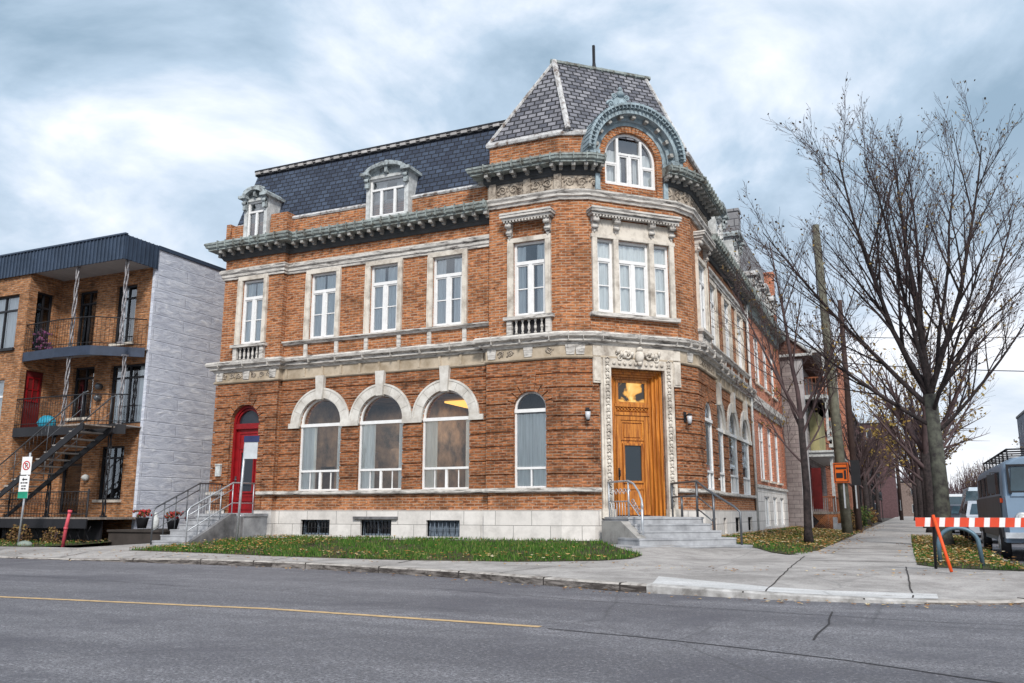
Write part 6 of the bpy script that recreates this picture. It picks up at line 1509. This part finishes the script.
# ------------------------------------------------------------------ barrier and bike rack
e_ = empty('road_barrier', (1.0, 15.2, .2), 'orange and white striped road barrier board on orange folding legs', 'barrier')
MB().box(.10, 2.6, 15.18, 15.22, .825, .965).build('barrier_board', WHITE, e_)
k = MB(); x = .10
while x < 2.6:
    a = min(x + .125, 2.6); k.prism(lambda u, d, z: Vector((u, 15.178 - d, z)), [(x, .825), (min(a + .0, 2.6), .825), (min(a + .02, 2.6), .965), (x + (.02 if x > .11 else 0), .965)], 0, .003)
    k.prism(lambda u, d, z: Vector((u, 15.222 + d, z)), [(x, .825), (a, .825), (a, .965), (x, .965)], 0, .003); x += .205
k.build('orange_stripe', mat('stripe_orange', (.66, .07, .03), .45, var=.1, bmp=0), e_)
for x in (.36, 2.3):
    for s_ in (-1, 1):
        k = MB(); k.tube([(x, 15.2 - s_ * .03, 1.0), (x + (.17 if s_ > 0 else -.02), 15.2 - s_ * .4, .17)], .024, 6); k.build('leg', ORANGE if s_ > 0 else BLACKP, e_)
k = MB(); pts = [(.45, 17.0, .15)] + [(.76 - .31 * math.cos(a), 17.0, .52 + .26 * math.sin(a)) for a in [PI * i / 12 for i in range(13)]] + [(1.10, 17.0, .15)]
k.tube(pts, .036, 8); lab(k.build('bicycle_hoop', mat('hoop_metal', (.12, .2, .26), .45, metal=.3, bmp=0), origin=(.76, 17, .15)), 'blue grey bent tube hoop on the verge in front of the maple', 'bike rack')

# ------------------------------------------------------------------ camper
e_ = empty('camper', (2.95, 25.5, .0), 'old pale blue camper van with rounded roof and rack, parked beside the verge', 'camper van')
cx, y0, y1, hw = 2.97, 21.4, 29.0, 1.07
BLU = mat('camper_paint', (.20, .28, .38), .35, var=.2, scale=2, bmp=0); DBL = mat('camper_side_paint', (.07, .075, .09), .45, var=.3, scale=2, bmp=0)
prof = [(hw, .45), (hw + .02, .8), (hw, 1.35), (hw - .03, 1.95), (hw - .1, 2.12), (hw - .3, 2.24), (hw - .7, 2.30), (0, 2.32)]
full_ = prof + [(-a, b) for a, b in prof[-2::-1]]
def body_ring(y, sx_, lift=0, top=1.0): return [Vector((cx + a * sx_, y, .45 + (b - .45) * top + lift)) for a, b in full_]
k = MB(); rings = [(y0 + .12, .90, .93), (y0 + .03, .97, .95), (y0 + .0, .985, .5)]
st = [(y0, .93, .40), (y0 + .03, .97, .47), (y0 + .22, .99, .955), (y0 + .5, 1, .99), (y0 + 1.2, 1, 1), (y1 - .4, 1, 1), (y1, .97, .97)]
R_ = []
for i, (y, s_, t_) in enumerate([(y0 + .35, .80, .9), (y0 + .22, .93, .965), (y0 + .45, .99, .99), (y0 + 1.2, 1, 1), (y1 - .3, 1, 1), (y1, .95, .96)]): R_.append(body_ring(y, s_, 0, t_))
R_ = R_[1:]
m_ = len(full_); k.v = [tuple(p) for r_ in R_ for p in r_]; k.f = [(i * m_ + j, i * m_ + j + 1, (i + 1) * m_ + j + 1, (i + 1) * m_ + j) for i in range(len(R_) - 1) for j in range(m_ - 1)]; k.sm = [True] * len(k.f)
k.f.append(tuple(range(m_ - 1, -1, -1))); k.f.append(tuple(range((len(R_) - 1) * m_, len(R_) * m_))); k.sm += [False, False]
k.box(cx - hw, cx + hw, y0 + .3, y1 - .1, .4, .46)
bd = k.build('body', BLU, e_)
FV = frame(cx - 1.1, y0 + .2, 1, 0)
k = MB(); k.prism(FV, [(.1, .55), (2.1, .55), (2.12, 1.38), (.08, 1.38)], -.1, .10); k.prism(FV, [(.18, 1.38), (2.02, 1.38), (1.98, 1.46), (.22, 1.46)], -.1, .13); k.build('front_panel', BLU, e_)
k = MB(); k.prism(FV, [(.2, 1.5), (1.07, 1.5), (1.07, 2.02), (.25, 2.0)], -.02, .02); k.prism(FV, [(1.13, 1.5), (2.0, 1.5), (1.95, 2.0), (1.13, 2.02)], -.02, .02); k.build('windscreen', mat('windscreen', (.03, .06, .08), .08, bmp=0, spec=.8), e_)
k = MB(); bars(k, FV, .16, 2.04, 1.45, 2.07, -.02, .035, .045); k.fb(FV, 1.07, 1.13, -.02, .036, 1.5, 2.03); k.build('windscreen_frame', BLACKP, e_)
k = MB(); k.fb(FV, .0, 2.2, .02, .22, .50, .62); k.build('front_bumper', GALV, e_)
for u in (.35, 1.85):
    k = MB(); k.lathe(FV(u, .1, .92), [(.13, 0), (.13, .04), (.1, .05)], 14, (0, -1, 0)); o = k.build('headlight', GALV, e_); k = MB(); k.lathe(FV(u, .14, .92), [(.095, 0), (.07, .03), (.02, .04)], 14, (0, -1, 0)); k.build('headlight_lens', mat('lens', (.6, .62, .62), .1, bmp=0), o)
k = MB(); k.fb(FV, .75, 1.45, .1, .12, .72, 1.15)
for q in range(6): k.fb(FV, .78, 1.42, .12, .135, .76 + q * .065, .785 + q * .065)
k.build('grille', RAILM, e_)
k = MB(); k.box(cx - hw - .025, cx - hw + .02, y0 + .5, y1 - .1, .5, 1.4); k.build('side_panel', DBL, e_)
k = MB(); k.box(cx - hw - .005, cx - hw + .06, y0 + .75, y0 + 1.5, 1.45, 1.92)
for q in range(4): k.box(cx - hw - .005, cx - hw + .06, y0 + 1.75 + q * 1.3, y0 + 2.75 + q * 1.3, 1.45, 1.92)
k.build('side_window', mat('side_glass', (.02, .025, .03), .1, bmp=0), e_)
for y in (y0 + 1.1, y1 - 1.6):
    for s_ in (-1, 1):
        k = MB(); k.lathe((cx + s_ * (hw - .14), y, .36), [(.2, 0), (.34, .01), (.36, .05), (.36, .15), (.34, .19), (.2, .2)], 20, (s_, 0, 0)); o = k.build('wheel', BLACKP, e_); k = MB(); k.lathe((cx + s_ * (hw + .04), y, .36), [(.19, 0), (.19, .02), (.08, .05), (.05, .05)], 14, (s_, 0, 0)); k.build('hub_cap', GALV, o)
k = MB()
for x in (cx - .85, cx + .85): k.tube([(x, y0 + .6, 2.42), (x, y1 - .5, 2.42)], .022, 6)
for i in range(8): y = y0 + .6 + i * .9; k.tube([(cx - .85, y, 2.42), (cx + .85, y, 2.42)], .018, 6); k.tube([(cx - .85, y, 2.18), (cx - .85, y, 2.42)], .018, 5); k.tube([(cx + .85, y, 2.18), (cx + .85, y, 2.42)], .018, 5)
k.build('roof_rack', BLACKP, e_)
k = MB(); k.box(cx - hw - .25, cx - hw - .1, y0 + .28, y0 + .33, 1.45, 1.85); k.tube([(cx - hw, y0 + .45, 1.9), (cx - hw - .17, y0 + .32, 1.9), (cx - hw - .17, y0 + .3, 1.45)], .014, 6); k.build('side_mirror', BLACKP, e_)
k = MB(); k.box(cx - hw - .03, cx - hw + .04, y0 + .4, y0 + .46, 1.25, 1.35); k.build('side_marker', ORANGE, e_)

def car(x, y, paint, label, cat='car', h=1.45, van=False, face=1):
    e_ = empty('parked_car', (x, y, 0), label, cat, 'vehicles parked along the side street')
    hw = .88; L_ = 4.4 if not van else 5.2
    side = [(0, .35), (0, .72), (.25, .82), (1.1, .92), (1.7, h - .08), (2.2, h), (3.3, h - .02), (3.95, .98), (4.35, .9), (4.4, .5), (4.4, .35)] if not van else [(0, .35), (0, .95), (.5, 1.1), (1.1, h - .1), (1.4, h), (5.1, h), (5.2, h - .2), (5.2, .35)]
    k = MB(); n = len(side)
    ws = [hw if b < 1.0 else hw - (b - 1.0) * .35 for a, b in side]
    P = [(x - w_, y + a, b) for (a, b), w_ in zip(side, ws)] + [(x + w_, y + a, b) for (a, b), w_ in zip(side, ws)]
    k.add(P, [tuple(range(n)), tuple(range(2 * n - 1, n - 1, -1))] + [(i, n + i, n + (i + 1) % n, (i + 1) % n) for i in range(n)]); k.build('body', paint, e_)
    gm_ = MATS['windscreen']
    wi = 3 if not van else 2
    a, b = side[wi], side[wi + 1]; f = lambda t, w_: (x + w_, y + a[0] + (b[0] - a[0]) * t - .015, a[1] + (b[1] - a[1]) * t + .01)
    k = MB(); k.quad(f(.1, -hw + .12), f(.1, hw - .12), f(.92, hw - .25), f(.92, -hw + .25)); k.build('windscreen', gm_, e_)
    k = MB()
    for s_ in (-1, 1):
        ww = hw - .08; k.quad(*[(x + s_ * (hw - (zz - 1.0) * .35 + .008), y + yy, zz) for yy, zz in ((1.5, 1.0), (3.6, 1.0), (3.2, h - .1), (1.9, h - .1))])
    k.build('side_window', gm_, e_)
    for s_ in (-1, 1):
        for yy in (.85, L_ - .95):
            k = MB(); k.lathe((x + s_ * (hw - .2), y + yy, .31), [(.15, 0), (.3, .01), (.31, .05), (.31, .17), (.29, .2), (.15, .2)], 16, (s_, 0, 0)); k.build('wheel', BLACKP, e_)
        k = MB(); k.blob((x + s_ * .62, y + .04, .68), .1, (1.4, .5, .8), 8, 5); k.build('headlight', MATS['lens'], e_)
    return e_
car(2.75, 33.5, mat('silver_paint', (.42, .46, .52), .3, var=.1, bmp=0), 'silver car parked just behind the camper')
car(3.0, 41, mat('pale_blue_van', (.50, .58, .66), .35, var=.1, bmp=0), 'tall pale van parked beyond the silver car', 'van', 2.1, True)
car(2.8, 49, mat('dark_car', (.03, .035, .05), .3, bmp=0), 'dark car parked beyond the pale van')
car(3.0, 62, mat('white_van', (.62, .65, .68), .35, var=.1, bmp=0), 'distant white van parked farthest along the kerb', 'van', 2.2, True)
car(8.4, 44, mat('grey_car', (.2, .22, .25), .3, bmp=0), 'grey car parked on the opposite side of the side street')

# shrubs by the porches on the side street
def shrub(x, y, z, r, m, label, n=500):
    e_ = empty('shrub', (x, y, z), label, 'shrub'); k = MB()
    for _ in range(n):
        p = Vector((random.gauss(0, 1), random.gauss(0, 1), random.gauss(0, 1))).normalized() * r * random.uniform(.4, 1); p = Vector((x, y, z + r * .8)) + p; u = Vector((random.gauss(0, 1), random.gauss(0, 1), random.gauss(0, 1))).normalized(); v = u.orthogonal(); s_ = r * .1
        k.add([p + u * s_, p + v * s_ * .6, p - u * s_, p - v * s_ * .6], [(0, 1, 2, 3)])
    k.build('foliage', m, e_, uv=False); k = MB()
    for _ in range(7): k.tube([(x, y, z), (x + random.gauss(0, r * .4), y + random.gauss(0, r * .4), z + r * 1.3)], .012, 4)
    k.build('stems', TWIG, e_, uv=False)
SHR = vcolmat('shrub_leaf', [(0, (.02, .04, .012)), (.6, (.05, .08, .025)), (1, (.14, .13, .04))]); SHR2 = vcolmat('shrub_brown', [(0, (.06, .035, .02)), (.6, (.16, .09, .04)), (1, (.22, .17, .06))])
for x, y, r_, m_, lb in ((-3.0, 58, .7, SHR, 'dark green bush beyond the porch steps'), (-2.9, 63, .8, SHR, 'dark bush in front of the dark row house'), (-2.8, 72, .8, SHR2, 'brownish bush far along the row houses'), (-2.7, 50, .5, SHR2, 'low brown shrub beside the porch lattice')): shrub(x, y, .1, r_, m_, lb)
for x, y, r_, lb in ((-21.7, 16.9, .3, 'low dry weeds under the left porch, nearest the grey wall'), (-22.9, 16.8, .35, 'low dry weeds under the middle of the left porch'), (-24.3, 16.6, .35, 'low dry weeds at the foot of the outside stair')): shrub(x, y, .12, r_, SHR2, lb, 350)

random.seed(5)
k = MB()
for _ in range(2600):
    x = random.uniform(-14, 60); y = random.uniform(205, 260); h = random.uniform(5, 10) * (1 + .3 * math.sin(x * .5)); z0 = random.uniform(0, 1)
    p = Vector((x, y, z0)); pts = [p]
    for q in range(3): p = p + Vector((random.gauss(0, .8), random.gauss(0, .5), h / 3)); pts.append(p)
    k.tube(pts, [.16, .12, .08, .03], 3, cap=False)
tag(k.build('distant_wood', mat('far_twigs', (.14, .09, .10), .95, bmp=0), uv=False), 'far-off bare purplish wood closing the end of the side street', 'trees', kind='stuff')
for i, (x0, xf, y0, y1, h, c_, lb) in enumerate([(-1.2, 7.5, 196, 204, 7, (.26, .2, .18), 'small distant brown house at the very end of the side street'), (30, 14, 150, 165, 8, (.3, .22, .2), 'distant brown house beyond the low white house')]):
    rowhouse('distant_house', x0, xf, y0, y1, h, mat('far_house_%d' % i, c_, .9), lb, False) if xf > x0 and i == 1 else rowhouse('distant_house', xf, x0, y0, y1, h, mat('far_house_%d' % i, c_, .9), lb, False)
